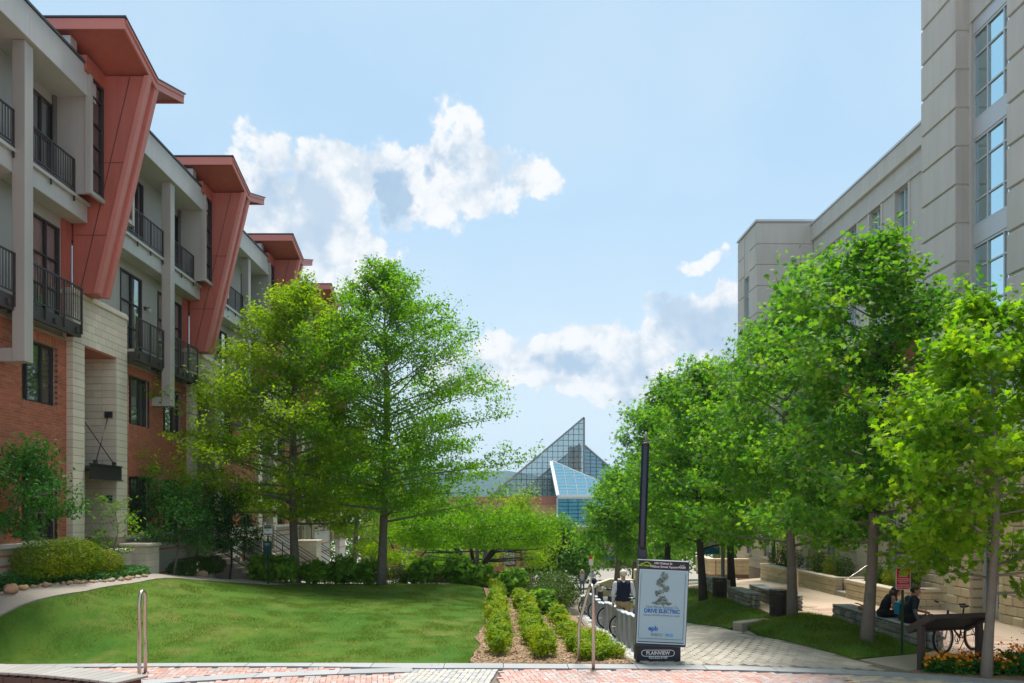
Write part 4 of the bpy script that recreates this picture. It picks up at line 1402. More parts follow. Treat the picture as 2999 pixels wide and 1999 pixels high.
MB().tube([(13.4, 21.88, .9), (13.4, 21.88, 1.5)], .018, 6).build('handle', 'steel', do)
wd = MB(); wd.cbox(13.25, 13.33, 38.6, 39.8, -.5, 1.9, .01); MB().box(13.24, 13.248, 38.75, 39.6, 0, 1.7).build('pane', 'glass_dark', wd.build('white_door', 'alu', rb))
sg = MB(); sg.tube([(13.1, 24.6, 2.15), (12.6, 24.6, 2.15), (12.6, 24.6, 2.45), (13.1, 24.6, 2.45)], .02, 6); sg.build('sign_bracket', 'alu', rb)
rebase(rb, (13.3, 24, 0))


# ------------------------------------------------------------------ planter walls along its foot
def planter(x0, x1, y0, y1, top, label, ends=(True, True)):
    t = thing('planter_wall', label, 'planter', (x0, (y0 + y1) / 2, 0), 0, 'limestone planters along the building')
    X0, Yc = x0, (y0 + y1) / 2
    th = .28

    def run(ax, a, b, fixed):
        z = -.32; r = 0
        while z < top - .13:
            p = a; first = .17 if r % 2 else .36
            h = min(.2, top - .12 - z)
            while p < b - .01:
                e = min(p + first * rnd.uniform(.9, 1.1), b)
                if b - e < .09: e = b
                first = .36
                j = rnd.uniform(0, .018)
                if ax == 'y': MB().cbox(fixed - j, fixed + th, p + .003, e - .003, z + .003, z + h - .003, .018).build('block', 'limestone', t)
                else: MB().cbox(p + .003, e - .003, fixed - j, fixed + th, z + .003, z + h - .003, .018).build('block', 'limestone', t)
                p = e
            z += .2; r += 1
        p = a
        while p < b - .01:
            e = min(p + .8, b)
            if b - e < .2: e = b
            if ax == 'y': MB().cbox(fixed - .05, fixed + th + .04, p + .002, e - .002, top - .118, top, .02).build('coping', 'limestone_smooth', t)
            else: MB().cbox(p + .002, e - .002, fixed - .05, fixed + th + .04, top - .119, top - .001, .02).build('coping', 'limestone_smooth', t)
            p = e
    run('y', y0, y1, x0)
    if ends[0]: run('x', x0 + th + .045, x1, y0)
    if ends[1]: run('x', x0 + th + .045, x1, y1 - th)
    MB().box(x0 + .02, x1, y0 + .02, y1 - .02, -.5, top - .22).build('soil', 'mulch', t)
    return rebase(t, (x0, Yc, 0))


planter(11.66, 13.3, 24.0, 27.3, .62, 'limestone block planter next to the tower door, behind the red sign', (True, True))
planter(11.66, 12.9, 28.2, 32.0, .60, 'middle limestone block planter with a stub wall at its step gap', (True, True))
planter(11.66, 12.9, 33.1, 36.4, .55, 'limestone block planter right of the pale door', (True, True))
planter(10.4, 12.4, 40.5, 43.5, .5, 'farthest limestone planter behind the banner pole', (True, False))
for i, (x, y, lb) in enumerate(((11.75, 27.75, 'bent handrail at the steps behind the middle planter end'), (11.75, 32.5, 'bent handrail at the step gap near the pale door'), (9.9, 27.0, 'short handrail standing on the terrace by the tree trunk'))):
    t = thing('handrail', lb, 'handrail', (x, y, g1(x, y)))
    if i < 2:
        MB().cbox(-.1, 1.3, -.42, .42, -.2, .17, .01).build('step', 'concrete', t); MB().cbox(.25, 1.3, -.42, .42, .171, .33, .01).build('step', 'concrete', t)
        MB().tube([(-.15, -.36, .55), (0, -.36, .62), (.75, -.36, 1.15), (1.25, -.36, 1.18)], .02, 8).build('rail', 'steel', t)
        MB().tube([(1.2, -.36, .33), (1.2, -.36, 1.17)], .02, 8).build('post', 'steel', t); MB().tube([(.02, -.36, .15), (.02, -.36, .62)], .02, 8).build('post', 'steel', t)
    else:
        MB().tube([(-.5, .5, .75), (-.15, .1, .98), (0, 0, 1.0)], .02, 8).build('rail', 'steel', t); MB().box(-.025, .025, -.012, .012, -.02, 1.0).build('post', 'steel', t)

# ------------------------------------------------------------------ glass-roofed museum at the end of the street
mat('aq_brick', (.36, .15, .09), .9, .12, .3, 3, 0)
mat('aq_tan', (.42, .24, .14), .9, .12, .3, 3, 0)
mat('aq_frame', (.20, .23, .25), .5, .1, 1, 10, 0)
mat('aq_white', (.62, .66, .68), .5, .1, 1, 10, 0)
glass_mat('aq_clear', (.75, .85, .86), .80, spec=.35, base=(.05, .08, .09))
glass_mat('aq_blue', (.35, .6, .7), .25, spec=.50, base=(.10, .36, .52))
aq = thing('museum', 'peaked glass museum with a sail roof over brick walls at the street end', 'building')


def tri_grid(parent, P, Q, S_, nu, nv, gm, fm, bar, thick=.12, poly=None, mask=None):
    """glazed plane spanned by P + u(Q-P) + v(S-P): panes one by one between bars"""
    P, Q, S_ = Vector(P), Vector(Q), Vector(S_)
    eu, ev = (Q - P) / nu, (S_ - P) / nv
    nrm = eu.cross(ev).normalized()
    b = MB()

    def clip(cell):
        return [P + eu * u + ev * v for u, v in cell]
    for i in range(nu):
        for j in range(nv):
            cell = mask(i, j)
            if not cell: continue
            pts = clip(cell)
            c = sum(pts, Vector()) / len(pts)
            pts2 = [c + (p - c) * .97 for p in pts]
            MB().prism(pts2, nrm * .04).build('pane', gm, parent)
            for p, q in zip(pts, pts[1:] + pts[:1]):
                b.bar(p + nrm * .02, q + nrm * .02, bar, thick, up=nrm)
    b.build('glazing_bars', fm, parent)


def below(i, j, f):
    """part of unit cell (i..i+1, j..j+1) under the line v = f(u)"""
    a, b = f(i), f(i + 1)
    lo, hi = j, j + 1
    if max(a, b) <= lo: return None
    poly = [(i, lo), (i + 1, lo), (i + 1, hi), (i, hi)]
    out = []
    for k_ in range(4):
        p, q = poly[k_], poly[(k_ + 1) % 4]
        dp, dq = f(p[0]) - p[1], f(q[0]) - q[1]
        if dp >= 0: out.append(p)
        if dp * dq < 0:
            t = dp / (dp - dq); out.append((p[0] + (q[0] - p[0]) * t, p[1] + (q[1] - p[1]) * t))
    return out if len(out) > 2 else None


# tall see-through sail, facing the street
sail = MB(); sail.bar((-2.9, 150, 5.4), (14.8, 150, 20.3), .35, .35); sail.bar((14.8, 150, 5.4), (14.8, 150, 20.3), .35, .35); sail.bar((-2.9, 150, 5.4), (14.8, 150, 5.4), .35, .35)
so = sail.build('sail', 'aq_frame', aq)
tri_grid(so, (-2.9, 150, 5.45), (14.8, 150, 5.45), (-2.9, 150, 20.25), 18, 14, 'aq_clear', 'aq_frame', .07, .14, mask=lambda i, j: below(i, j, lambda u: 14 * u / 18.0))
s2 = MB(); s2.bar((2, 158, 5.4), (14.8, 158, 16), .3, .3); so2 = s2.build('inner_sail', 'aq_frame', aq)
tri_grid(so2, (2, 158, 5.45), (14.8, 158, 5.45), (2, 158, 16), 9, 7, 'aq_clear', 'aq_frame', .08, .1, mask=lambda i, j: below(i, j, lambda u: 7 * u / 9.0))
MB().box(12.2, 14.5, 152, 156, 5.4, 15).build('lift_core', 'grey_panel', aq)
# roof slope behind to the right
s3 = MB(); s3.bar((15.0, 152, 15.3), (27.5, 160, 5.8), .3, .3); so3 = s3.build('side_roof', 'aq_frame', aq)
tri_grid(so3, (15.0, 152, 5.45), (27.5, 160, 5.45), (15.0, 152, 15.3), 10, 14, 'aq_blue', 'aq_frame', .1, .15, mask=lambda i, j: below(i, j, lambda u: 14 - 13.4 * u / 10.0))
# low blue pyramid in front with white edges
s4 = MB(); s4.bar((8.35, 146, 11.75), (9.2, 140, 5.4), .55, .3); s4.bar((8.35, 146, 11.75), (20, 143, 6.4), .2, .3); s4.bar((9.2, 140, 5.4), (20, 140, 5.4), .45, .4); so4 = s4.build('front_pyramid', 'aq_white', aq)
A4, B4 = Vector((9.2, 140, 5.4)), Vector((20, 140, 5.4))
tri_grid(so4, A4, B4, (8.6, 146, 11.9), 6, 11, 'aq_blue', 'aq_white', .08, .1, mask=lambda i, j: below(i, j, lambda u: 11 * (1 - .80 * u / 6.0)))
# glazed lobby and brick body
lob = MB().box(9.2, 18, 140.2, 140.5, 4.9, 5.35).build('lobby', 'aq_white', aq); MB().box(9.2, 18, 140.2, 140.5, -.1, .25).build('lobby_sill', 'aq_white', aq)
tri_grid(lob, (9.3, 140.3, .25), (18, 140.3, .25), (9.3, 140.3, 4.9), 5, 7, 'aq_blue', 'aq_frame', .08, .1, mask=lambda i, j: [(i, j), (i + 1, j), (i + 1, j + 1), (i, j + 1)])
for bx_ in ((-26, 9.15, 143, 185, -9, 3.9), (9.15, 30, 141.2, 185, -9, -.1), (18, 30, 141.4, 185, -.1, 5.3)): MB().box(*bx_).build('wall', 'aq_tan', aq)
MB().box(-26, 9.15, 142.9, 185, 3.9, 5.3).build('parapet', 'aq_brick', aq)
rebase(aq, (8, 145, -7))

# low brick block seen under the trees beyond the lawn
lb_ = thing('brick_block', 'low red brick building glimpsed under the trees behind the lawn', 'building')
m = MB(); m.box(-9, 1.5, 62, 74, -4, 1.3); m.build('wall', 'aq_brick', lb_)
MB().box(-9.2, 1.7, 61.8, 74.2, 1.3, 1.55).build('parapet', 'aq_tan', lb_)
for i in range(5):
    w = MB().box(-8.2 + i * 2, -7.2 + i * 2, 61.9, 61.99, -1.4, .4).build('window', 'frame_metal', lb_); MB().box(-8.12 + i * 2, -7.28 + i * 2, 61.87, 61.899, -1.3, .3).build('pane', 'glass_dark', w)
rebase(lb_, (-4, 66, -3.3))
# ------------------------------------------------------------------ trees
def tree(name, label, x, y, H, tr, clear, prof, n_limb, twigs, n_leaf, leaf_sz, lm, bm='bark', shape='simple', tilt=(12, 65), seed=1, spread=.18, lean=(0, 0), az_scale=None, stems=1, upn=.55, group=None, z=None, low=.6, ragged=(.66, 1.14)):
    """trunk > limbs as one tapering skin; crown of single leaves set along the twigs.
    prof: (height fraction of the crown, radius in m) outline; az_scale(az) stretches the outline to one side"""
    rg = np.random.default_rng(seed); rr = random.Random(seed)
    z0 = g1(x, y) if z is None else z
    t = thing(name, label, 'tree', (x, y, z0), 0, group)
    m = MB()
    hs = [p[0] for p in prof]; rs = [p[1] for p in prof]
    tw = []                                        # twig segments (a, b, weight)

    def trunk_at(f):
        return Vector((lean[0] * f + .10 * math.sin(f * 5 + seed), lean[1] * f + .10 * math.cos(f * 4 + seed), H * f))
    tops = []
    if stems == 1:
        pts = [trunk_at(0) + Vector((0, 0, -.25))] + [trunk_at(i / 14) for i in range(1, 15)]
        m.tube(pts, [tr * 1.35] + [tr * (1 - .55 * (i / 14)) * (1.12 if i == 1 else 1) if i < 10 else tr * max(.08, (1 - i / 14.5) * .9) for i in range(1, 15)], 9)
    else:
        for s_ in range(stems):
            a = 2 * math.pi * s_ / stems + rr.uniform(-.4, .4); L = H * rr.uniform(.55, .75)
            p0 = Vector((.12 * math.cos(a), .12 * math.sin(a), -.2)); pts = [p0]
            for i in range(1, 7):
                f = i / 6; q = Vector((math.cos(a) * L * .55 * f ** 1.2, math.sin(a) * L * .55 * f ** 1.2, L * (f * .95 - .12 * f * f))) + Vector((rr.uniform(-.1, .1), rr.uniform(-.1, .1), 0)); pts.append(q)
            m.tube(pts, [tr * (1 - .75 * i / 6) for i in range(7)], 7); tops.append(pts)
    for i in range(n_limb):
        u = (i + rr.uniform(0, .9)) / n_limb
        u = u ** .92
        az = i * 2.39996 + rr.uniform(-.5, .5)
        h = clear + (H - clear) * u * .97
        base = trunk_at(h / H)
        if stems > 1:
            pts = tops[i % stems]; base = pts[2 + (i * 7) % 4].copy(); h = base.z; u = max(0, (h - clear) / (H - clear)); az = math.atan2(base.y, base.x) + rr.uniform(-1.3, 1.3)
        ti = R(tilt[0] + (tilt[1] - tilt[0]) * u ** 1.3 + rr.uniform(-8, 8))
        # the limb rises from h; the outline is read where its tip ends
        rad = float(np.interp(u, hs, rs)) * rr.uniform(*ragged); rg_ = rr.uniform(*ragged)
        for _ in range(3):
            ue = min(1.0, max(0, (h + rad * math.tan(ti) * .8 - clear) / (H - clear)))
            rad = .5 * rad + .5 * float(np.interp(ue, hs, rs)) * rg_
        if stems > 1: rad *= .52
        if az_scale: rad *= az_scale(az, u)
        rad = max(.25, rad)
        dirh = Vector((math.cos(az), math.sin(az), 0))
        P = [base]
        for s_ in range(1, 6):
            f = s_ / 5
            P.append(base + dirh * rad * f + Vector((rr.uniform(-.05, .05) * rad, rr.uniform(-.05, .05) * rad, rad * math.tan(ti) * (f - .25 * f * f) * .9)))
        br = max(.012, tr * .34 * (1 - u * .75))
        m.tube(P, [br, br * .8, br * .62, br * .45, br * .3, .006], 5, cap=False)
        for s_ in range(twigs):
            f = .22 + .78 * (s_ + rr.uniform(0, 1)) / twigs
            k_ = min(4, int(f * 5)); a = P[k_].lerp(P[k_ + 1], f * 5 - k_)
            side = dirh.cross(Vector((0, 0, 1))) * (1 if s_ % 2 else -1)
            d = (dirh * rr.uniform(.3, .9) + side * rr.uniform(.25, 1.0) + Vector((0, 0, rr.uniform(-.15, .55) + .5 * u))).normalized()
            L = (rad * rr.uniform(.18, .42) * (1.15 - .55 * f) + .12)
            b = a + d * L
            if rr.random() < .5: m.tube([a, a.lerp(b, .5) + Vector((0, 0, .02)), b], [.012, .008, .004], 3, cap=False)
            tw.append((a, b, L + .15))
        tw.append((P[3], P[5], rad * .4 + .2))
    if stems == 1:
        tw.append((trunk_at(.9), trunk_at(1.0) + Vector((0, 0, .1)), .8))
    m.build('trunk', bm, t)
    A = np.array([tuple(q[0]) for q in tw]); B = np.array([tuple(q[1]) for q in tw]); w = np.array([q[2] for q in tw]) * (rg.random(len(tw)) ** 1.3 + .12); w /= w.sum()
    k_ = rg.choice(len(tw), n_leaf, p=w)
    f = (1.08 - rg.random(n_leaf) ** 1.35 * 1.05)[:, None]
    sg = spread * (.6 + .8 * rg.random(len(tw)))[k_][:, None]
    P = A[k_] * (1 - f) + B[k_] * f + np.clip(rg.normal(size=(n_leaf, 3)), -1.7, 1.7) * sg * np.array([1, 1, .75])
    P = P[P[:, 2] > clear * low]
    n = len(P)
    c = np.array([0, 0, clear + (H - clear) * .4])
    out = unit(P - c)
    N = rg.normal(size=(n, 3)) * .75 + out * .45 + np.array([0, 0, upn])
    scatter('crown', P, leaf_sz * rg.uniform(.6, 1.25, n), N, shape, lm, t)
    return t


PIN = [(0, 3.8), (.12, 4.6), (.3, 4.8), (.55, 4.6), (.68, 3.7), (.86, 2.1), (.95, 1.2), (1, .5)]
tree('oak_tree', 'tall conical oak with dark straight trunk at the back of the lawn', -4.6, 30.2, 12.0, .17, 2.3, PIN, 96, 11, 60000, .125, 'leaf_oak', seed=5, tilt=(10, 58), spread=.19)
tree('oak_tree', 'yellow-green oak standing between the pet waste station and the tall oak', -7.75, 29.4, 10.9, .16, 2.1, [(0, 3.2), (.12, 4.1), (.3, 4.2), (.55, 3.9), (.73, 2.9), (.86, 2.0), (.95, 1.2), (1, .5)], 88, 11, 54000, .125, 'leaf_oak_light', seed=9, tilt=(6, 56), spread=.19, az_scale=lambda a, u: 1.0 + (.32 if math.cos(a - math.pi) > .3 and u < .45 else 0))
tree('crab_apple', 'wide low tree with many dark bending stems behind the tall oak', -1.3, 35.5, 5.2, .13, 2.1, [(0, 4.4), (.3, 5.0), (.6, 4.2), (1, 1.6)], 60, 8, 44000, .11, 'leaf_oak', 'bark_dark', seed=21, tilt=(4, 32), stems=7, spread=.28, low=.82)
tree('crab_apple', 'small multi-stemmed tree before the low red brick building', -5.2, 41, 4.2, .09, 1.3, [(0, 2.0), (.4, 2.5), (1, 1.0)], 22, 6, 9000, .11, 'leaf_oak_light', 'bark_dark', seed=22, tilt=(5, 45), stems=4, spread=.25)
tree('crab_apple', 'twin-stemmed tree further down behind the crab apple', -2.6, 46, 4.6, .09, 1.5, [(0, 2.2), (.4, 2.8), (1, 1.0)], 22, 6, 9000, .12, 'leaf_oak', 'bark_dark', seed=23, tilt=(5, 45), stems=3, spread=.25)
tree('street_tree', 'round tree beside the far townhouses', -8.3, 44, 8.0, .14, 2.0, [(0, 2.2), (.35, 3.1), (.7, 2.4), (1, .6)], 30, 7, 14000, .15, 'leaf_oak_light', seed=24, spread=.3)
tree('street_tree', 'round tree at the end of the townhouse row', -6.0, 52, 9.0, .15, 2.0, [(0, 2.6), (.35, 3.6), (.7, 2.7), (1, .6)], 30, 7, 14000, .17, 'leaf_oak', seed=25, spread=.35)
tree('street_tree', 'light green tree in front of the museum brick wall', 1.0, 52, 6.2, .12, 1.6, [(0, 2.4), (.35, 3.2), (.7, 2.4), (1, .7)], 30, 7, 9000, .15, 'leaf_oak_light', seed=26, spread=.35)

MAP = [(0, 1.6), (.15, 2.4), (.35, 2.7), (.6, 2.2), (.82, 1.3), (1, .35)]
GM = 'maples along the paved walk'
def maple(label, x, y, H, tr, clear, prof, nl, tw_, n, sz, lm, bm, shape, seed, spread, **kw):
    return tree('maple_tree', label, x, y, H, tr, clear, prof, nl, tw_, n, sz, lm, bm, shape, (8, 58), seed, spread, group=GM, ragged=(.5, 1.22), **kw)


maple('young maple with smooth pale trunk in the orange flower bed', 8.6, 14.1, 6.6, .085, 1.5, [(0, 1.5), (.12, 2.1), (.35, 2.2), (.6, 1.9), (.82, 1.3), (.93, .8), (1, .3)], 42, 8, 11500, .135, 'leaf_maple_light', 'bark_pale', 'maple', 31, .15)
maple('tallest maple, dark ivy on its upper trunk, beside the red sign', 7.72, 17.1, 8.7, .125, 2.0, [(0, 1.8), (.15, 2.4), (.4, 2.7), (.65, 2.4), (.82, 1.9), (.93, 1.1), (1, .4)], 50, 9, 18500, .125, 'leaf_maple', 'bark', 'maple', 32, .19, lean=(.3, 0), az_scale=lambda a, u: 1.18 if math.cos(a) < -.3 else 0.9)
maple('forked maple rising next to the slatted litter bin', 7.5, 21.1, 8.4, .13, 1.9, [(0, 2.0), (.15, 2.5), (.4, 2.7), (.65, 2.3), (.85, 1.6), (1, .5)], 50, 9, 17000, .135, 'leaf_maple', 'bark', 'star', 33, .22)
maple('dark-trunked maple growing behind the map panel', 6.3, 25.6, 7.6, .13, 1.7, [(0, 2.1), (.15, 2.6), (.4, 2.8), (.65, 2.3), (.85, 1.6), (1, .5)], 48, 9, 16000, .14, 'leaf_maple', 'bark_dark', 'star', 34, .24)
maple('maple close to the limestone wall near the banner pole', 8.7, 30.5, 8.6, .14, 2.3, [(0, 2.2), (.15, 2.8), (.4, 3.0), (.65, 2.4), (.85, 1.6), (1, .5)], 46, 8, 14000, .16, 'leaf_maple', 'bark_dark', 'star', 35, .27)
maple('maple further down the walk beyond the map panel', 7.0, 34, 8.8, .14, 2.2, [(0, 2.0), (.15, 2.4), (.4, 2.6), (.65, 2.2), (.85, 1.5), (1, .5)], 44, 8, 15000, .17, 'leaf_maple', 'bark_dark', 'star', 36, .28)
maple('slim maple where the walk bends, left of the others', 5.9, 42.5, 6.4, .11, 2.0, [(0, 1.3), (.15, 1.8), (.4, 1.9), (.65, 1.6), (.85, 1.1), (1, .4)], 36, 7, 9000, .18, 'leaf_maple', 'bark', 'star', 37, .28)
maple('farthest maple of the row, down the slope', 9.4, 51, 9.6, .15, 2.4, [(0, 2.4), (.15, 3.1), (.4, 3.3), (.65, 2.5), (.85, 1.5), (1, .5)], 40, 7, 10000, .22, 'leaf_maple', 'bark', 'star', 38, .35)
# ivy up the trunk of the tall maple
iv = bpy.data.objects['maple_tree.001']
n = 5200
h = NR.uniform(2.9, 6.6, n); rad = np.interp(h, [2.9, 3.6, 4.4, 5.2, 5.8, 6.6], [.15, .42, .3, .5, .45, .12]) * np.sqrt(NR.random(n)) * 1.15
a = NR.uniform(0, 2 * math.pi, n)
P = np.stack([np.cos(a) * rad + .06 * h - .02, np.sin(a) * rad, h], 1)
scatter('ivy', P, NR.uniform(.05, .09, n), np.stack([np.cos(a), np.sin(a), NR.normal(size=n) * .5], 1) + NR.normal(size=(n, 3)) * .4, 'simple', 'leaf_dark', iv)

# dense far wood closing the street
k_ = 0
for (x, y, H, r) in ((4.5, 66, 5.2, 3.2), (0, 72, 6.5, 4), (11, 68, 9, 4.5), (-4, 80, 8, 5), (15, 76, 11, 5), (6, 84, 6, 4), (-9, 90, 10, 5.5), (-16, 84, 10, 5), (19, 72, 12, 5.5), (16, 60, 10, 4.5), (13, 92, 8, 5), (-2, 100, 8, 5)):
    LB = ['tree at the foot of the slope beyond the stroller', 'bushy tree below the museum glass', 'tree behind the far maples', 'tree below the museum brick wall', 'tall tree beyond the limestone wing', 'tree in front of the glazed lobby', 'tree behind the last townhouse', 'outermost tree behind the townhouse row', 'tall tree past the end block', 'tree close behind the end block', 'low tree right of the glazed lobby', 'distant low tree left of the glazed lobby']
    tree('distant_tree', LB[k_], x, y, H, .18, 1.2, [(0, r * .75), (.3, r), (.65, r * .8), (1, r * .2)], 26, 6, 5200, .38, 'far_leaf', 'bark', 'simple', (10, 50), 60 + k_, .55, z=g1(x, y) - .3, group='wood at the foot of the street')
    k_ += 1


# ------------------------------------------------------------------ shrubs
def bush(name, label, x, y, blobs, n, sz, lm, group=None, cat='shrub', shape='simple', z=None, stems=3, rough=.12, shag=.035, upn=.35):
    """leafy shrub: leaves through the outer shell of a few lumps, short stems below"""
    z0 = g1(x, y) if z is None else z
    t = thing(name, label, cat, (x, y, z0), 0, group)
    vol = np.array([b[3] * b[4] + b[3] * b[5] + b[4] * b[5] for b in blobs]); k_ = NR.choice(len(blobs), n, p=vol / vol.sum())
    b = np.array(blobs)[k_]
    d = unit(NR.normal(size=(n, 3)))
    lump = 1 + rough * np.sin(d[:, 0] * 7 + b[:, 0] * 9) * np.cos(d[:, 1] * 6 + b[:, 1] * 5) + rough * .7 * np.sin(d[:, 2] * 9 + k_)
    rr = (1 - .42 * NR.random(n) ** 2.2) * lump + NR.normal(size=n) * shag
    P = b[:, :3] + d * b[:, 3:6] * rr[:, None]
    ok = P[:, 2] > .01
    P, d = P[ok], d[ok]
    scatter('foliage', P, sz * NR.uniform(.6, 1.3, len(P)), d * .8 + NR.normal(size=P.shape) * .6 + np.array([0, 0, upn]), shape, lm, t)
    m = MB()
    for i in range(stems):
        q = blobs[i % len(blobs)]
        m.tube([(q[0] * .4, q[1] * .4, -.08), (q[0] * .7 + rnd.uniform(-.05, .05), q[1] * .7, q[2] * .5), (q[0] + rnd.uniform(-.3, .3) * q[3], q[1] + rnd.uniform(-.3, .3) * q[4], q[2] + q[5] * .5)], [.018, .012, .004], 5)
    m.build('stem', 'bark', t)
    return t


# three planted rows in the mulch
GB = 'clipped bushes in the mulch rows'
rows = [(-.14, 16.5, 30.5, 'left'), (.70, 16.2, 29, 'middle'), (1.62, 16.0, 26, 'right')]
nm = {'left': 'yellow-green bush in the mulch row next to the lawn', 'middle': 'yellow-green bush in the middle mulch row', 'right': 'yellow-green bush in the mulch row beside the bicycle docks'}
for (x0, ya, yb, w) in rows:
    y = ya
    first = True
    while y < yb:
        lbq = nm[w] + (', closest to the kerb' if first else '')
        first = False
        xx = x0 + rnd.uniform(-.1, .1) + (y - 16) * (-.012)
        hh = rnd.uniform(.36, .48) * (.85 if w == 'right' else 1); r = rnd.uniform(.24, .31)
        bl = [(0, 0, hh * .5, r, r, hh * .55)] + [(rnd.uniform(-.16, .16), rnd.uniform(-.3, .3), hh * rnd.uniform(.5, .95), r * .5, r * .5, hh * .38) for _ in range(4)]
        bush('bed_bush', lbq, xx, y, bl, 1500 if y < 22 else 900, .065 if y < 22 else .08, 'leaf_bed', GB, rough=.3, upn=.7, shag=.07)
        if w == 'right' and y < 19:
            bush('bed_bush', nm[w], xx + rnd.uniform(.35, .5), y + .3, bl, 1200, .065, 'leaf_bed', GB, rough=.3, upn=.7, shag=.07)
        y += rnd.uniform(.72, .95)
# clipped shrubs at the house front
bush('clipped_shrub', 'broad yellow-green clipped shrub in front of the first brick window', -10.55, 18.9, [(-.15, -.5, .45, .6, .75, .5), (.1, .15, .5, .6, .8, .48), (.05, .8, .42, .55, .6, .45)], 15000, .05, 'leaf_box', stems=5, rough=.06)
bush('clipped_shrub', 'small round yellow-green shrub at the pier end of the broad one', -10.3, 20.5, [(0, 0, .3, .42, .5, .36)], 3500, .05, 'leaf_box', rough=.08)
bush('clipped_hedge', 'low clipped hedge in front of the second house base', -10.3, 26.4, [(0, -1.0, .3, .4, .8, .36), (0, .2, .32, .42, .9, .36), (.1, 1.3, .3, .4, .7, .34)], 9000, .055, 'leaf_yew', rough=.05, cat='hedge')
tree('redbud', 'dark leafy small tree at the picture edge before the brick front', -11.0, 17.0, 2.9, .045, 1.2, [(0, .8), (.3, 1.25), (.65, 1.1), (1, .45)], 20, 6, 5200, .10, 'leaf_dogwood', 'bark_pale', 'simple', (0, 45), 41, .16, lean=(.55, .35), z=1.3)
tree('dogwood', 'thin open sapling in front of the portal', -10.55, 21.4, 1.75, .025, .4, [(0, .5), (.4, .8), (1, .4)], 13, 4, 620, .10, 'leaf_hydrangea', 'bark_pale', 'simple', (15, 55), 42, .1)
tree('dogwood', 'dense dark small tree right of the stone pier', -10.2, 24.6, 2.5, .04, .9, [(0, .8), (.4, 1.2), (1, .6)], 18, 6, 5200, .10, 'leaf_dogwood', 'bark', 'simple', (5, 50), 43, .18)
tree('dogwood', 'darkest small tree by the entry stair rails', -9.6, 27.6, 2.7, .04, .9, [(0, .8), (.4, 1.2), (1, .6)], 18, 6, 5600, .09, 'leaf_dark', 'bark_dark', 'simple', (5, 50), 44, .18)
# oakleaf plants and the low hedge closing the lawn
lbl = ['broad-leaved plant left of the pet waste station post', 'broad-leaved plant right of the pet waste station post', 'broad-leaved plant at the foot of the yellow-green oak', 'broad-leaved plant midway between the two oaks', 'broad-leaved plant just left of the tall oak trunk', 'broad-leaved plant right of the tall oak trunk', 'tall broad-leaved plant below the dark bending stems', 'broad-leaved plant at the end of the mulch rows', 'pale broad-leaved plant behind the left mulch row', 'broad-leaved plant among the middle mulch row']
for i, (x, y, r, h) in enumerate(((-8.75, 28.6, .5, .9), (-7.95, 28.3, .55, .9), (-7.1, 29.4, .55, .8), (-6.2, 30.2, .55, 1.0), (-5.3, 30.8, .6, .95), (-3.3, 31.6, .6, 1.0), (-1.9, 31.6, .6, 1.15), (-1.0, 31.9, .5, .9), (.25, 29.6, .5, 1.0), (1.15, 25.6, .42, .75))):
    bush('oakleaf_plant', lbl[i], x, y, [(0, 0, h * .5, r, r, h * .5), (.2, 0, h * .75, r * .6, r * .6, h * .3), (-.2, .1, h * .6, r * .6, r * .6, h * .3)], 700, .17, 'leaf_hydrangea', 'broad-leaved plants at the lawn edge', shape='maple', rough=.25, cat='plant')
for i, (x0, x1, y, lb) in enumerate(((-7.0, -4.9, 31.2, 'low dark hedge between the two oaks'), (-4.3, -2.0, 32.2, 'low dark hedge right of the tall oak trunk'), (-1.6, .4, 33.0, 'low dark hedge behind the end of the mulch rows'))):
    nb_ = int((x1 - x0) / .6) + 1
    xc = (x0 + x1) / 2
    bush('low_hedge', lb, xc, y, [(x0 + (x1 - x0) * q / (nb_ - 1) - xc, 0, .34, .48, .5, .40) for q in range(nb_)], 6500, .075, 'leaf_yew' if i else 'leaf_box', rough=.05, cat='hedge')
bush('yew_hedge', 'big dark rounded yew mass left of the bicycle docks', 1.75, 31.2, [(-.6, .4, .5, 1.0, 1.1, .75), (.3, -.1, .5, .9, 1.2, .8), (-.2, -1.3, .42, .9, .9, .62), (.3, 1.6, .5, .8, 1.2, .75)], 17000, .075, 'leaf_yew', rough=.08, stems=5)
bush('red_shrub', 'reddish shrub behind the yew mass', -.2, 37.0, [(-.8, 0, .4, .9, .6, .5), (.6, 0, .45, 1.0, .6, .5)], 4000, .1, 'leaf_red')
# variegated shrubs in the limestone planters
sl_ = [('upright pale shrub at the planter by the tower', 12.5, 24.6, .3, .45), ('round shrub behind the red sign', 12.35, 25.3, .38, .4), ('second round shrub in the tower planter', 12.35, 26.1, .35, .36), ('round shrub at the far end of the tower planter', 12.4, 26.8, .33, .42),
       ('twiggy shrub at the near end of the middle planter', 12.2, 28.7, .34, .48), ('round shrub in the middle planter', 12.2, 29.6, .42, .48), ('larger round shrub in the middle planter', 12.2, 30.4, .45, .5), ('twiggy shrub at the far end of the middle planter', 12.2, 31.4, .36, .55),
       ('shrub at the near end of the pale-door planter', 12.2, 33.7, .4, .45), ('dark upright shrub in the pale-door planter', 12.3, 34.8, .4, .75), ('round shrub at the far end of the pale-door planter', 12.2, 35.8, .4, .45), ('golden shrub in the farthest planter', 11.3, 41.4, .55, .6)]
for i, (lb, x, y, r, h) in enumerate(sl_):
    bush('planter_shrub', lb, x, y, [(0, 0, h, r, r, h)], 1500, .06, 'leaf_dark' if 'dark' in lb else ('leaf_box' if i % 2 or 'golden' in lb else 'leaf_yew'), 'shrubs in the limestone planters', z=.38, rough=.1)

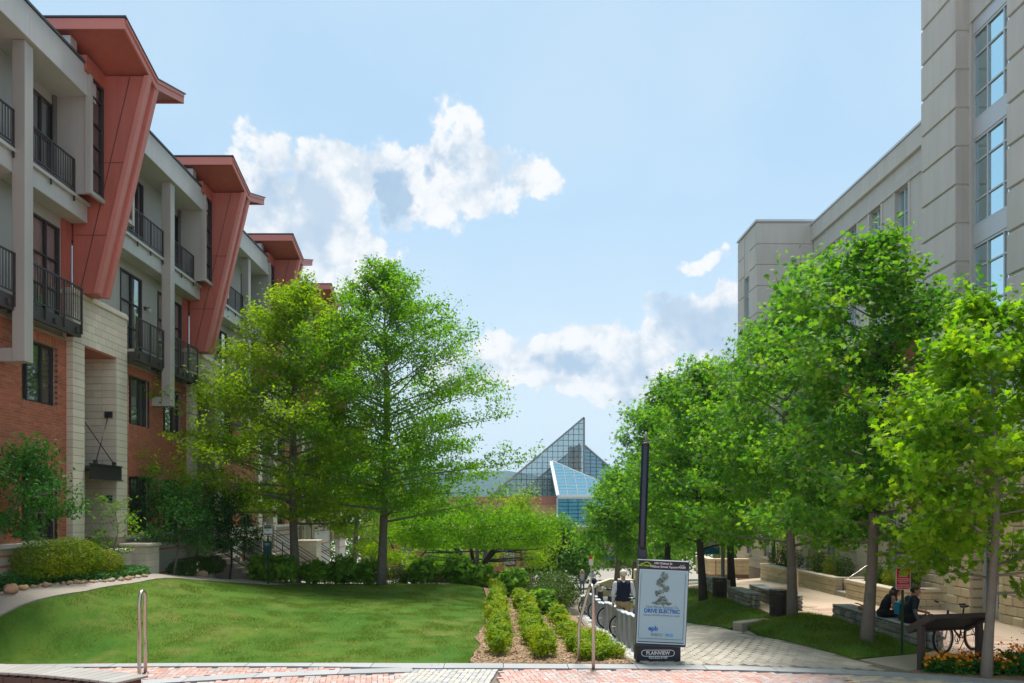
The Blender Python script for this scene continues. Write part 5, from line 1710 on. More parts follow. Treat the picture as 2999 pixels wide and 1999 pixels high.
# ------------------------------------------------------------------ grass blades, ground cover, flowers, chips
def turf_blades(name, poly, n, h, lm, zf=ground, label=None, cat=None, lo=.5):
    X, Y = rand_in(poly, n)
    # tufts: density and length follow a slow noise
    q = np.zeros(n); rw = np.random.default_rng(4)
    for i in range(26):
        a_, wl = rw.uniform(0, 6.28), rw.uniform(.35, 2.2); q += np.sin((X * math.cos(a_) + Y * math.sin(a_)) * 6.28 / wl + rw.uniform(0, 6.28))
    q = q / 3.6
    k_ = NR.random(n) < (.62 + .3 * q)
    X, Y, q = X[k_], Y[k_], q[k_]
    P = np.stack([X, Y, zf(X, Y) + .0], 1)
    N = np.stack([NR.normal(size=len(X)) * .35, NR.normal(size=len(X)) * .35, np.ones(len(X))], 1)
    o = scatter(name, P, h * (lo + .5 * NR.random(len(X)) + .25 * np.clip(q, -.5, 1)), N, 'blade', lm)
    return tag(o, label, cat, kind='stuff')


turf_blades('grass', LAWN, 240000, .058, 'grass', label='short mown lawn grass with dry patches', cat='grass')
turf_blades('grass', ISL_A, 26000, .12, 'grass', zf=island, label='longer grass around the tall maple and the bench', cat='grass')
turf_blades('grass', ISL_B, 24000, .12, 'grass', zf=island, label='grass below the maples along the walk', cat='grass')
COVER = [(-11.2, 16.9), (-10.8, 17.15), (-10.38, 18.1), (-10.05, 19.1), (-9.85, 20.3), (-9.72, 21.5), (-9.95, 22.3), (-10.5, 22.3), (-11.2, 22.2)]
X, Y = rand_in(COVER, 9000)
tag(scatter('ground_cover', np.stack([X, Y, ground(X, Y) + NR.uniform(.0, .18, len(X))], 1), NR.uniform(.05, .1, len(X)), NR.normal(size=(len(X), 3)) * .4 + np.array([.3, -.2, .9]), 'simple', 'leaf_dogwood'), 'green ivy-like ground cover between the rocks and the shrubs', 'ground cover', kind='stuff')
X, Y = rand_in(BED, 26000)
k_ = Y < 24; X, Y = X[k_], Y[k_]
tag(scatter('wood_chips', np.stack([X, Y, ground(X, Y) + .02], 1), NR.uniform(.03, .08, len(X)), NR.normal(size=(len(X), 3)) * .25 + np.array([0, 0, 1]), 'chip', 'chip_mulch'), 'loose wood chips covering the bed', 'mulch', kind='stuff')
FLOW = [(7.6, kerb_back(7.6) + .08), (8.2, kerb_back(8.2) + .12), (8.5, kerb_back(8.5) + .25), (9.2, 14.2), (11.5, 13.2), (11.9, 14.4), (9.8, 14.95), (8.1, kerb_back(8) + .8)]
X, Y = rand_in(FLOW, 9000)
h = NR.uniform(0, .22, len(X)) * np.where(X > 9.2, 1.6, 1)
tag(scatter('flower_leaves', np.stack([X, Y, h + .02], 1), NR.uniform(.05, .11, len(X)), NR.normal(size=(len(X), 3)) * .6 + np.array([0, 0, .5]), 'simple', 'leaf_dogwood'), 'low green leaves under the orange flowers', 'plant', kind='stuff')
X, Y = rand_in(FLOW, 800)
h = NR.uniform(.14, .34, len(X)) * np.where(X > 9.2, 1.5, 1)
tag(scatter('orange_flowers', np.stack([X, Y, h], 1), NR.uniform(.05, .085, len(X)), NR.normal(size=(len(X), 3)) * .5 + np.array([0, -.4, .8]), 'petal', 'flower_orange'), 'orange blossoms scattered along the kerb bed', 'flowers', kind='stuff')
X, Y = rand_in(FLOW, 300)
h = NR.uniform(.2, .44, len(X)) * np.where(X > 9.2, 1.4, 1)
tag(scatter('seed_heads', np.stack([X, Y, h], 1), NR.uniform(.025, .04, len(X)), NR.normal(size=(len(X), 3)), 'petal', 'seed_brown'), 'brown seed heads standing over the orange blossoms', 'flowers', kind='stuff')

X = NR.uniform(-10, 9, 260); Y = NR.uniform(13.4, 22, 260); zz_ = np.where(Y < 15.4, .008, ground(X, Y) + .03)
k_ = (X < 6.2) & ((X > 2.6) | (X < -.8)); X, Y, zz_ = X[k_], Y[k_], zz_[k_]
tag(scatter('fallen_leaves', np.stack([X, Y, zz_ + .006], 1), NR.uniform(.03, .06, len(X)), NR.normal(size=(len(X), 3)) * .25 + np.array([0, 0, 1]), 'simple', 'chip_mulch'), 'few dry leaves scattered over the paving and the lawn', 'leaves', kind='stuff')

# ------------------------------------------------------------------ edging rocks
edge = [(-11.2, 16.75), (-10.8, 17.05), (-10.35, 18.05), (-10.02, 19.05), (-9.8, 20.3), (-9.68, 21.5)]
def rock_mesh(r, sd):
    rg = random.Random(sd); m = MB(); m.ball((0, 0, 0), r, r * rg.uniform(.7, 1), r * rg.uniform(.55, .75), 9, 6)
    m.v = [tuple(Vector(v) * (1 + .16 * math.sin(v[0] * 23 / max(r, .05) * .2 + sd) + rg.uniform(-.09, .09))) for v in m.v]
    return m
k_ = 0
for i in range(len(edge) - 1):
    a, b = Vector(edge[i]), Vector(edge[i + 1]); d = 0
    while d < 1:
        r = rnd.choice((.05, .06, .07, .08, .1))
        if k_ == 0: r = .2
        if k_ == 4: r = .16
        p = a.lerp(b, d)
        o = rock_mesh(r, 100 + k_).build('edging_rock', 'rock')
        o.location = (p.x + rnd.uniform(-.06, .06), p.y + rnd.uniform(-.05, .05), g1(p.x, p.y) + r * .3)
        o.rotation_euler = (0, 0, rnd.uniform(0, 6))
        big = k_ in (0, 4)
        tag(o, {0: 'largest grey-brown boulder at the picture end of the rock edging', 4: 'big yellowish boulder in the rock edging'}.get(k_, 'small tan rock in the edging along the walkway'), 'rock', 'rocks edging the planting')
        d += (r * 1.9) / max(.1, (b - a).length); k_ += 1
o = rock_mesh(.26, 300).build('edging_rock', 'rock'); o.location = (-9.95, 25.9, g1(-9.95, 25.9) + .06); tag(o, 'flat orange rock in front of the low clipped hedge', 'rock', 'rocks edging the planting')
# ------------------------------------------------------------------ street furniture
mat('poster', (.30, .47, .55), .25, .05, .8, 20, 0, spec=.6)
mat('poster_rim', (.45, .60, .66), .4, .12, 6, 40, 0)
mat('navy', (.012, .018, .032), .45, .1, 2, 40, .03)
mat('ink_grey', (.10, .14, .17), .6, .05, 2, 40, 0)
mat('ink_blue', (.005, .13, .42), .6, .05, 2, 40, 0)
mat('ink_cyan', (.02, .30, .62), .6, .05, 2, 40, 0)
mat('ink_lime', (.42, .72, .01), .6, .05, 2, 40, 0)
mat('white_paint', (.72, .73, .74), .5, .05, 2, 40, 0)
mat('bill_ink', (.13, .19, .18), .7, .3, 30, 90, 0, piece=.5)
mat('dock_metal', (.27, .29, .31), .45, .08, 2, 50, .03, metal=.35)
mat('dock_cap', (.58, .61, .64), .4, .05, 2, 50, .02, metal=.3)
mat('solar', (.010, .016, .035), .25, .1, 3, 50, 0, spec=.6)
mat('rubber', (.015, .015, .016), .7, .1, 4, 40, .05)
mat('bike_blue', (.01, .075, .26), .35, .05, 2, 40, 0, spec=.6)
mat('bike_lime', (.30, .62, .02), .4, .05, 2, 40, 0)
mat('black_plastic', (.02, .02, .022), .55, .1, 4, 40, .03)
mat('sign_red', (.55, .006, .028), .4, .05, 2, 40, 0)
mat('post_green', (.008, .05, .024), .45, .1, 3, 40, .03)
mat('box_green', (.004, .06, .055), .4, .1, 3, 40, .02)
mat('pole_grey', (.24, .25, .26), .5, .08, 3, 40, .03, metal=.3)
mat('banner_cloth', (.50, .53, .52), .8, .06, 2, 40, 0)
mat('banner_teal', (.01, .14, .24), .8, .3, 3, 40, 0)
mat('banner_orange', (.5, .15, .06), .8, .2, 3, 40, 0)
mat('skin', (.42, .23, .16), .55, .08, 6, 50, 0, spec=.3)
mat('shirt_white', (.56, .58, .66), .9, .06, 5, 40, .1)
mat('vest_navy', (.008, .013, .03), .9, .1, 5, 40, .1)
mat('khaki', (.33, .235, .125), .9, .08, 5, 40, .1)
mat('tee_navy', (.008, .018, .03), .9, .1, 5, 40, .1)
mat('black_cloth', (.012, .012, .016), .9, .1, 5, 40, .1)
mat('hair_white', (.62, .55, .48), .8, .1, 20, 60, .2)
mat('hair_dark', (.03, .018, .012), .6, .2, 20, 60, .2)
mat('hair_blond', (.42, .28, .13), .6, .2, 20, 60, .2)
mat('olive', (.055, .06, .022), .9, .1, 5, 40, .1)
mat('tattoo', (.13, .115, .11), .7, .4, 20, 40, 0)
mat('pack_blue', (.01, .26, .46), .7, .1, 6, 40, .1)
mat('pack_camo', (.07, .065, .05), .9, .5, 12, 40, .1)
mat('shoe_dark', (.05, .04, .035), .7, .1, 5, 40, 0)
mat('shoe_white', (.6, .6, .62), .7, .1, 5, 40, 0)
mat('grey_tee', (.40, .42, .50), .9, .06, 5, 40, .1)
mat('brown_coat', (.14, .085, .05), .9, .1, 5, 40, .1)
mat('denim', (.10, .15, .24), .9, .1, 5, 40, .1)
mat('guitar_wood', (.30, .14, .05), .3, .2, 6, 30, 0)

# bicycle-share map panel
pt = thing('map_panel', 'leaning pale blue poster panel with falling bank notes on a navy base', 'sign panel', (3.1, 15.75, 0))
pl = MB().cbox(-.505, .505, 0, .2, -.85, .85, .012).build('panel', 'pole_grey', pt)
pl.location = (0, 0, 1.14); pl.rotation_euler = (0, R(2.6), 0)
MB().box(-.495, .495, -.006, -.001, .69, .84).build('header', 'navy', pl)
MB().box(-.495, .495, -.004, -.001, -.84, .685).build('backing', 'navy', pl)
MB().cbox(-.478, .485, -.009, -.005, -.80, .665, .002).build('poster', 'poster', pl)
rim = MB()
for (a, b, c, d) in ((-.478, .485, -.80, -.785), (-.478, -.463, -.784, .664), (.470, .485, -.784, .664), (-.463, .470, .65, .664)): rim.box(a, b, -.0125, -.0095, c, d)
rim.build('poster_rim', 'poster_rim', pl)
rim = MB()
for (a, b, c, d) in ((-.44, .43, -.705, -.699), (-.446, -.441, -.69, .58), (.431, .437, -.69, .60), (-.3, .2, .676, .684), (-.46, .45, -.775, -.76)): rim.box(a, b, -.0135, -.010, c, d)
rim.build('worn_edge', 'navy', pl)
Yt = -.0125
text('100 Walnut St', .062, 'white_paint', pl, (-.02, -.008, .79), bold=.001)
text('Walnut Street Square', .062, 'white_paint', pl, (.0, -.008, .725), bold=.001)
text('CHATTANOOGA', .042, 'ink_lime', pl, (-.355, -.008, .735), bold=.001)
sw = MB()
pts = [(-.47, .76), (-.41, .775), (-.36, .805), (-.32, .805), (-.28, .775), (-.25, .76)]
for a, b in zip(pts[:-1], pts[1:]): sw.bar((a[0], -.0085, a[1]), (b[0], -.0085, b[1]), .003, .012)
sw.build('logo_mark', 'ink_lime', pl)
text('Local', .04, 'white_paint', pl, (.36, -.008, .77), shear=.2); text('FOOD', .05, 'white_paint', pl, (.36, -.008, .725), bold=.002)
bl = MB(); rg = random.Random(3)
for i in range(34):                                   # loose bank notes falling onto a heap
    f = i / 34; z = .58 - .40 * f; x = -.02 + .10 * math.sin(f * 11) * (.5 + f * .6)
    a = rg.uniform(0, 3.1); w, h = rg.uniform(.045, .07), rg.uniform(.018, .034)
    c, s = math.cos(a), math.sin(a); q = [(-w, -h), (w, -h * .6), (w * .9, h), (-w * .8, h * .7)]
    bl.add([(x + u * c - v * s, Yt - .0002 * i, z + u * s + v * c) for u, v in q], [(0, 1, 2, 3)])
for i in range(70):
    x = rg.gauss(0, .075); top = .15 * math.exp(-(x / .09) ** 2); z = -.01 + rg.uniform(0, max(.02, top)); a = rg.uniform(-.6, .6); w, h = rg.uniform(.03, .05), .014
    c, s = math.cos(a), math.sin(a)
    bl.add([(x + u * c - v * s, Yt - .0001 * i, z + u * s + v * c) for u, v in ((-w, -h), (w, -h), (w, h), (-w, h))], [(0, 1, 2, 3)])
bl.build('printed_notes', 'bill_ink', pl)
text('One More Reason To', .078, 'ink_grey', pl, (-.0, Yt, -.075), sx_=.93)
text('DRIVE ELECTRIC', .104, 'ink_blue', pl, (.0, Yt, -.155), bold=.004, sx_=.93)
text('Get up to $7,500 in federal tax credits.', .049, 'ink_grey', pl, (.0, Yt, -.235), sx_=.93)
text('epb', .13, 'ink_blue', pl, (-.16, Yt, -.50), bold=.005)
text('ENERGY', .082, 'ink_grey', pl, (-.2, Yt, -.625), align='LEFT', sx_=.78)
text('PROS', .082, 'ink_cyan', pl, (.085, Yt, -.625), align='LEFT', bold=.002, sx_=.78)
bs = MB().cbox(-.50, .37, .02, .22, -.08, .315, .008).build('base', 'navy', pt)
text('PLAINVIEW', .10, 'white_paint', bs, (-.08, .014, .155), bold=.002, sx_=.92)
text('423.622.4100', .062, 'white_paint', bs, (-.08, .014, .065), bold=.001, sx_=1.1)
ov = MB(); rr_ = [(-.345 + .06 * math.cos(t) - 0, .155 + .06 * math.sin(t)) for t in np.linspace(math.pi / 2, 3 * math.pi / 2, 7)] + [(.185 + .06 * math.cos(t), .155 + .06 * math.sin(t)) for t in np.linspace(-math.pi / 2, math.pi / 2, 7)]
for a, b in zip(rr_, rr_[1:] + rr_[:1]): ov.bar((a[0], .015, a[1]), (b[0], .015, b[1]), .004, .011)
ov.build('oval_outline', 'white_paint', bs)

kp = thing('solar_kiosk', 'tall black solar column rising behind the map panel', 'kiosk', (2.72, 16.3, g1(2.72, 16.3)))
kp.rotation_euler = (0, R(1.9), 0)
MB().cbox(-.09, .09, -.06, .06, -.1, 2.3, .01).build('post', 'solar', kp)
MB().lathe([(.0, 2.25), (.075, 2.25), (.082, 2.3), (.082, 4.42), (.07, 4.44), (0, 4.44)], n=14).build('solar_tube', 'solar', kp)
for z in (2.3, 4.40): MB().lathe([(.0, -.02), (.09, -.02), (.09, .02), (0, .02)], (0, 0, z), 14).build('collar', 'black_plastic', kp)
MB().tube([(0, 0, 4.44), (0, 0, 4.66)], .022, 8).build('antenna', 'pole_grey', kp); MB().box(-.02, .13, -.02, .02, 4.45, 4.475).build('bracket', 'pole_grey', kp)

# bicycle docks down the slope, and docked bicycles
dm = [MB().cbox(-.075, .075, -.17, .17, -.02, .80, .012).mesh('dock_body', 'dock_metal'), MB().cbox(-.085, .085, -.185, .185, .802, .835, .01).mesh('dock_cap', 'dock_cap'), MB().box(-.2, .5, -.37, .37, -.04, .03).mesh('base_plate', 'dock_cap'), MB().cbox(.076, .13, -.03, .03, .45, .62, .006).mesh('lock_slot', 'black_plastic')]
GD = 'bicycle docks in a row'
nd = 17
for i in range(nd):
    y = 17.0 + i * .8; z = g1(2.9, y)
    t = thing('bike_dock', ['grey bicycle dock nearest to the map panel', 'grey bicycle dock standing in the long row', 'grey bicycle dock at the yew end of the row'][0 if i == 0 else 2 if i == nd - 1 else 1], 'bike dock', (2.9, y, z), 0, GD)
    for nme, me in zip(('body', 'cap', 'base_plate', 'lock_slot'), dm): link_obj(nme, me, t)


def wheel(parent, x, z, r, tyre=.022, y=0.0):
    w = MB().torus((x, y, z), (0, 1, 0), r - tyre, tyre, 32, 8).build('wheel', 'rubber', parent)
    MB().torus((x, y, z), (0, 1, 0), r - tyre * 2.6, .012, 32, 6).build('rim', 'dock_cap', w)
    sp = MB()
    for k2 in range(14):
        a = 2 * math.pi * k2 / 14; sp.tube([(x, y + (.02 if k2 % 2 else -.02), z), (x + math.cos(a) * (r - tyre * 3), y, z + math.sin(a) * (r - tyre * 3))], .0028, 3, cap=False)
    sp.build('spokes', 'dock_cap', w); MB().tube([(x, y - .05, z), (x, y + .05, z)], .022, 8).build('hub', 'pole_grey', w)
    return w


def share_bike(label, loc, rz):
    b = thing('share_bicycle', label, 'bicycle', loc, rz, 'docked share bicycles')
    wheel(b, -.52, .33, .33); wheel(b, .52, .33, .33)
    f = MB(); f.tube([(-.40, 0, .84), (-.36, 0, .66), (-.12, 0, .40), (.06, 0, .30), (.2, 0, .36), (.26, 0, .72)], [.035, .04, .045, .045, .035, .03], 10); f.tube([(.06, 0, .30), (.52, 0, .33)], .022, 8); f.tube([(.24, 0, .60), (.52, .03, .33)], .014, 6)
    f.build('frame', 'bike_blue', b)
    MB().cbox(-.36, -.12, -.035, .035, .42, .66, .02).build('frame_shield', 'bike_blue', b)
    fk = MB(); fk.tube([(-.39, 0, .82), (-.46, .05, .62), (-.52, .05, .33)], .016, 6); fk.tube([(-.46, -.05, .62), (-.52, -.05, .33)], .016, 6); fk.build('fork', 'black_plastic', b)
    MB().cbox(-.52, -.36, -.1, .1, .72, 1.0, .03).build('basket', 'black_plastic', b)
    hb = MB(); hb.tube([(-.40, 0, .84), (-.37, 0, 1.06)], .02, 8); hb.tube([(-.20, -.30, 1.08), (-.34, -.22, 1.10), (-.38, 0, 1.07), (-.34, .22, 1.10), (-.20, .30, 1.08)], .014, 6); h = hb.build('handlebar', 'alu', b)
    for s_ in (-1, 1): MB().tube([(-.27, s_ * .265, 1.09), (-.17, s_ * .315, 1.078)], .02, 8).build('grip', 'black_plastic', h)
    sd = MB(); sd.ball((.30, 0, .99), .15, .085, .045, 12, 6); s2_ = sd.build('saddle', 'black_plastic', b); MB().tube([(.26, 0, .70), (.29, 0, .97)], .015, 6).build('seat_post', 'alu', s2_)
    for (cx, mt) in ((-.52, 'black_plastic'), (.52, 'bike_lime')):
        fd = MB(); vs = []
        for k2 in range(11):
            a = R(15 + 15 * k2); vs += [(cx + .36 * math.cos(a), -.04, .33 + .36 * math.sin(a)), (cx + .36 * math.cos(a), .04, .33 + .36 * math.sin(a))]
        fd.add(vs, [(2 * q, 2 * q + 1, 2 * q + 3, 2 * q + 2) for q in range(10)]); fd.build('mudguard', mt, b)
    sk = MB(); vs = [(.52, .045, .36)] + [(.52 + .34 * math.cos(R(20 + 14 * q)), .045, .33 + .34 * math.sin(R(20 + 14 * q))) for q in range(11)]; sk.prism(vs[1:], (0, .004, 0)); sk.build('skirt_guard', 'bike_lime', b)
    MB().torus((.06, .05, .30), (0, 1, 0), .08, .012, 16, 6).build('chain_ring', 'black_plastic', b)
    return b


for y, lb in ((20.1, 'share bicycle with its bars in front of the walking man'), (22.8, 'share bicycle docked second from the walking man'), (25.4, 'share bicycle docked in the middle of the row'), (27.3, 'share bicycle near the yew end of the docks'), (28.7, 'last share bicycle at the yew end of the docks')):
    share_bike(lb, (3.5, y + .33, g1(3.1, y) + .03), R(rnd.uniform(-2, 2)))

# pipe rails at the kerb
for (x, y, lb, fx) in ((-6.32, 13.75, 'bent steel pipe rail standing behind the plank seat', -.3), (1.64, 14.85, 'bent steel pipe rail standing in front of the bed bushes', -.22)):
    t = thing('pipe_rail', lb, 'handrail', (x, y, 0), 0, 'bent steel pipe rails')
    P = [(0, 0, -.05), (0, 0, 1.36), (.0, .02, 1.47), (-.01, .07, 1.55), (-.02, .15, 1.585), (-.03, .24, 1.56), (-.05, .34, 1.48), (fx * .62, .62, 1.05), (fx * .85, .78, .78), (fx * .9, .82, .66), (fx * .9, .83, .55), (fx * .9, .83, -.05)]
    MB().tube(P, .031, 12).build('rail', 'steel', t)
    for q in (P[0], P[-1]): MB().lathe([(0, 0), (.06, 0), (.06, .012), (.035, .014)], (q[0], q[1], .0), 14).build('foot_plate', 'steel', t)

# curved plank seat
pc, pr = Vector((-9.6, 4.2)), 8.75
bt = thing('plank_seat', 'curved grey plank seat with dark edge in the near corner', 'bench', (-7, 12.6, 0))
a0 = math.atan2(12.85 - pc.y, -5.3 - pc.x)
for i in range(40):
    a = a0 + i * .0212
    c, s = math.cos(a), math.sin(a)
    m = MB(); m.cbox(-.30, .30, -.083, .083, .41, .45, .008)
    o = m.build('plank', 'wood_grey', bt); o.location = (pc.x + c * pr + 7, pc.y + s * pr - 12.6, 0); o.rotation_euler = (0, 0, a)
m = MB()
for i in range(13):
    a = a0 + .005 + i * .0635; b = a + .062
    m.prism([(pc.x + math.cos(q) * r_ + 7, pc.y + math.sin(q) * r_ - 12.6, 0) for q, r_ in ((a, pr - .27), (b, pr - .27), (b, pr + .27), (a, pr + .27))], (0, 0, .37))
m.build('plinth', 'wood_dark', bt)


# stone benches with slatted seats
def stone_bench(x0, x1, y0, y1, label, panels=2):
    z0 = g1((x0 + x1) / 2, (y0 + y1) / 2)
    t = thing('stone_bench', label, 'bench', ((x0 + x1) / 2, (y0 + y1) / 2, z0), 0, 'stone benches with slatted seats')
    hx_, hy = (x1 - x0) / 2, (y1 - y0) / 2
    MB().box(-hx_ + .06, hx_ - .06, -hy + .06, hy - .06, -.3, .37).build('core', 'joint', t)
    for fx_ in (-1, 1):
        z = -.12
        while z < .34:
            h = rnd.uniform(.11, .17); h = min(h, .37 - z); y = -hy
            while y < hy - .02:
                e = min(y + rnd.uniform(.14, .36), hy)
                if hy - e < .1: e = hy
                x = fx_ * hx_
                MB().cbox(min(x, x - fx_ * .16), max(x, x - fx_ * .16) + 0, y + .006, e - .006, z + .006, z + h - .006, .028).build('stone', 'fieldstone', t); y = e
            z += h
    for fy in (-1, 1):
        z = -.12
        while z < .34:
            h = min(rnd.uniform(.13, .19), .37 - z); x = -hx_ + .165
            while x < hx_ - .17:
                e = min(x + rnd.uniform(.1, .2), hx_ - .165)
                MB().cbox(x + .005, e - .005, fy * hy - .08, fy * hy + .08, z + .006, z + h - .006, .025).build('stone', 'fieldstone', t); x = e
            z += h
    L = 2 * hy / panels
    for p in range(panels):
        s = MB()
        for q in (-.42, .42): s.box(-hx_ - .02, hx_ + .02, -hy + L * (p + .5) + q * L - .02, -hy + L * (p + .5) + q * L + .02, .375, .40)
        so_ = s.build('seat', 'slat', t)
        for q in range(6):
            x = -hx_ - .01 + (2 * hx_ + .02) * (q + .5) / 6
            MB().cbox(x - .031, x + .031, -hy + L * p + .02, -hy + L * (p + 1) - .02, .402, .435, .006).build('slat', 'slat', so_)
    return t


stone_bench(8.85, 9.37, 17.0, 21.6, 'stone bench with slatted seat on which the two people sit', 3)
stone_bench(8.25, 8.75, 23.4, 27.0, 'stone bench with slatted seat between the two litter bins', 3)
stone_bench(7.25, 7.7, 24.0, 26.0, 'short stone bench with slatted seat next to the far litter bin', 2)
stone_bench(7.7, 8.2, 29.0, 31.0, 'farthest slatted bench behind the dark maple trunk', 2)

for (x, y, lb) in ((7.45, 21.75, 'black slatted litter bin beside the forked maple'), (7.1, 26.4, 'black slatted litter bin at the end of the short bench')):
    t = thing('litter_bin', lb, 'litter bin', (x, y, g1(x, y)), 0, 'slatted litter bins')
    MB().lathe([(0, .05), (.19, .05), (.19, .62)], n=20).build('liner', 'black_plastic', t)
    for k2 in range(26):
        a = 2 * math.pi * k2 / 26
        m = MB().cbox(-.008, .008, -.017, .017, .02, .74, .003); o = m.build('slat', 'bronze', t); o.location = (.225 * math.cos(a), .225 * math.sin(a), 0); o.rotation_euler = (0, 0, a)
    for z in (.03, .36, .60, .74): MB().lathe([(.205, -.015), (.24, -.015), (.24, .015), (.205, .015), (.205, -.015)], (0, 0, z), 26).build('hoop', 'bronze', t)
    MB().lathe([(.10, .76), (.245, .757), (.245, .785), (.12, .80), (.10, .76)], n=26).build('rim_lid', 'bronze', t)
MB_ = MB().cbox(-.35, .35, -.3, .3, -.25, .02, .01).build('bin_pad', 'concrete'); MB_.location = (7.45, 21.75, g1(7.45, 21.75) - .02); tag(MB_, kind='structure')
cc_ = MB().cbox(-.6, .6, -.15, .15, -.2, .1, .02).build('corner_kerb', 'concrete'); cc_.location = (6.45, 20.85, g1(6.45, 20.85)); cc_.rotation_euler = (0, 0, R(35)); tag(cc_, kind='structure')

# brown wayside board
t = thing('wayside_board', 'brown angled information board on two posts, its back towards the plaza', 'sign', (8.35, 14.95, 0), R(13))
for s_ in (-1, 1):
    MB().cbox(s_ * .64 - .055, s_ * .64 + .055, -.05, .05, -.1, .88, .008).build('post', 'bronze', t)
    MB().prism([(s_ * .64 - .045, -.30, .98), (s_ * .64 - .045, -.24, 1.09), (s_ * .64 - .045, .36, .76), (s_ * .64 - .045, .30, .65)], (.09, 0, 0)).build('arm', 'bronze', t)
b = MB(); b.prism([(-.59, -.27, 1.02), (-.59, -.25, 1.05), (-.59, .33, .735), (-.59, .31, .705)], (1.18, 0, 0)); bo = b.build('board', 'black_plastic', t)
for (ya, za, yb, zb) in ((-.285, 1.01, -.25, 1.08), (.285, .69, .325, .755)):
    MB().prism([(-.594, ya, za), (-.594, ya + .045, za - .02), (-.594, yb + .03, zb - .02), (-.594, yb, zb)], (1.188, 0, 0)).build('frame', 'bronze', bo)

# red regulations sign
t = thing('regulations_sign', 'red sign with white border and lines of white text on green post', 'sign', (8.16, 16.4, island(np.array([8.16]), np.array([16.4]))[0]))
t.rotation_euler = (0, R(.8), 0)
MB().cbox(-.025, .025, -.012, .012, -.15, 1.8, .004).build('post', 'post_green', t)


def rounded(w, h, r, z, y):
    p = []
    for cx, cz, a0_ in ((w - r, h - r, 0), (-w + r, h - r, 90), (-w + r, -h + r, 180), (w - r, -h + r, 270)):
        p += [(cx + r * math.cos(R(a0_ + q * 22.5)), y, z + cz + r * math.sin(R(a0_ + q * 22.5))) for q in range(5)]
    return p


pz = 1.56
po = MB().prism(rounded(.15, .225, .03, pz, -.014), (0, -.004, 0)).build('plate', 'white_paint', t)
MB().prism(rounded(.138, .213, .022, pz, -.0185), (0, -.001, 0)).build('face', 'sign_red', po)
for z, s_, tx in ((.175, .026, 'CITY OF'), (.145, .030, 'CHATTANOOGA'), (.098, .028, 'MUSEUM BLUFFS'), (.07, .028, 'PARKSIDE'), (.042, .028, 'REGULATIONS'), (-.005, .028, 'NO SKATEBOARDING'), (-.045, .029, 'ALLOWED ON STEPS'), (-.08, .018, '(Ordinance 9734 Sec. 26-7)'), (-.135, .03, 'NO BICYCLE RIDING'), (-.175, .029, 'ALLOWED ON STEPS')):
    text(tx, s_, 'white_paint', po, (0, -.021, pz + z), bold=.0006, sx_=.86)

# pet waste station
gz_ = g1(-8.15, 27.35)
t = thing('pet_station', 'green dispenser box on post under a white and green notice', 'pet station', (-8.15, 27.35, gz_))
MB().cbox(-.03, .03, -.02, .02, -.1, 1.85, .005).build('post', 'post_green', t)
po = MB().prism(rounded(.15, .18, .02, 1.86, -.022), (0, -.006, 0)).build('notice', 'white_paint', t)
for z0, z1 in ((.125, .165), (.08, .115), (.05, .075), (-.16, -.125)): MB().box(-.13, .13, -.0325, -.0285, 1.86 + z0, 1.86 + z1).build('green_bar', 'post_green', po)
text('PET', .08, 'pole_grey', po, (0, -.0295, 1.86 - .01))
bo = MB().cbox(-.14, .14, -.12, -.025, 1.02, 1.48, .012).build('dispenser', 'box_green', t)
for z in (1.08, 1.17, 1.27): MB().box(-.07, .07, -.128, -.121, z, z + .02).build('slot', 'black_plastic', bo)
text('DOGI', .07, 'poster', bo, (0, -.122, 1.385), bold=.002)
text('POT', .045, 'poster', bo, (0, -.122, 1.33), bold=.002)


# banner poles
def banner(x, y, s_, h, zb, w, hb, label, left=True):
    t = thing('banner_pole', label, 'lamp post', (x, y, g1(x, y)), 0, 'banner poles on the walk')
    MB().lathe([(.12, 0), (.12, .25), (.075, .32), (.06, h), (0, h)], n=14).build('pole', 'pole_grey', t)
    z0 = zb - g1(x, y)
    bo = MB().box(-w - .12, -.12, -.006, .006, z0, z0 + hb).build('banner', 'banner_cloth', t)
    MB().box(-w - .119, -.121, -.009, -.0065, z0 + .002, z0 + hb * .24).build('teal_band', 'banner_teal', bo)
    MB().box(-w - .119, -.121, -.009, -.0065, z0 + hb * .88, z0 + hb - .002).build('orange_band', 'banner_orange', bo)
    text('ART &', w * .26, 'navy', bo, (-w / 2 - .12, -.008, z0 + hb * .68), bold=.003)
    text('NATURE', w * .26, 'navy', bo, (-w / 2 - .12, -.008, z0 + hb * .52), bold=.003)
    for z in (z0 - .01, z0 + hb + .01): MB().tube([(-w - .15, 0, z), (.0, 0, z)], .013, 6).build('arm', 'pole_grey', t)
    MB().lathe([(.0, 0), (.17, .0), (.20, .1), (.10, .35), (0, .42)], (0, 0, h), 14).build('lantern', 'alu', t)
    return t


banner(8.46, 31.0, 59, 5.2, 1.27, .64, 1.05, 'grey pole with ART & NATURE banner beside the limestone wall')
banner(6.4, 46.0, 40, 5.2, .1, .55, .95, 'far grey pole with banner among the distant maples')
t = thing('notice_post', 'small red and white notice on a thin post down the walk', 'sign', (5.05, 47, g1(5.05, 47)))
MB().box(-.03, .03, -.02, .02, 0, 2.3).build('post', 'alu', t)
po = MB().box(-.13, .13, -.03, -.021, 1.85, 2.4).build('plate', 'white_paint', t); MB().box(-.128, .128, -.034, -.031, 2.22, 2.398).build('red_header', 'sign_red', po)
t = thing('boulder_seat', 'pale cut stone seat wall behind the walking man', 'stone wall', (6.0, 44, g1(6.0, 44)))
MB().prism([(-1.1, 0, -.4), (1.1, 0, -.4), (1.1, 0, .9), (-.2, 0, .95), (-.9, 0, .7), (-1.1, 0, .4)], (0, .7, 0)).build('stone', 'limestone_smooth', t)
MB().cbox(1.15, 2.3, -.3, .5, -.4, 1.5, .05).build('stone', 'limestone_smooth', t)

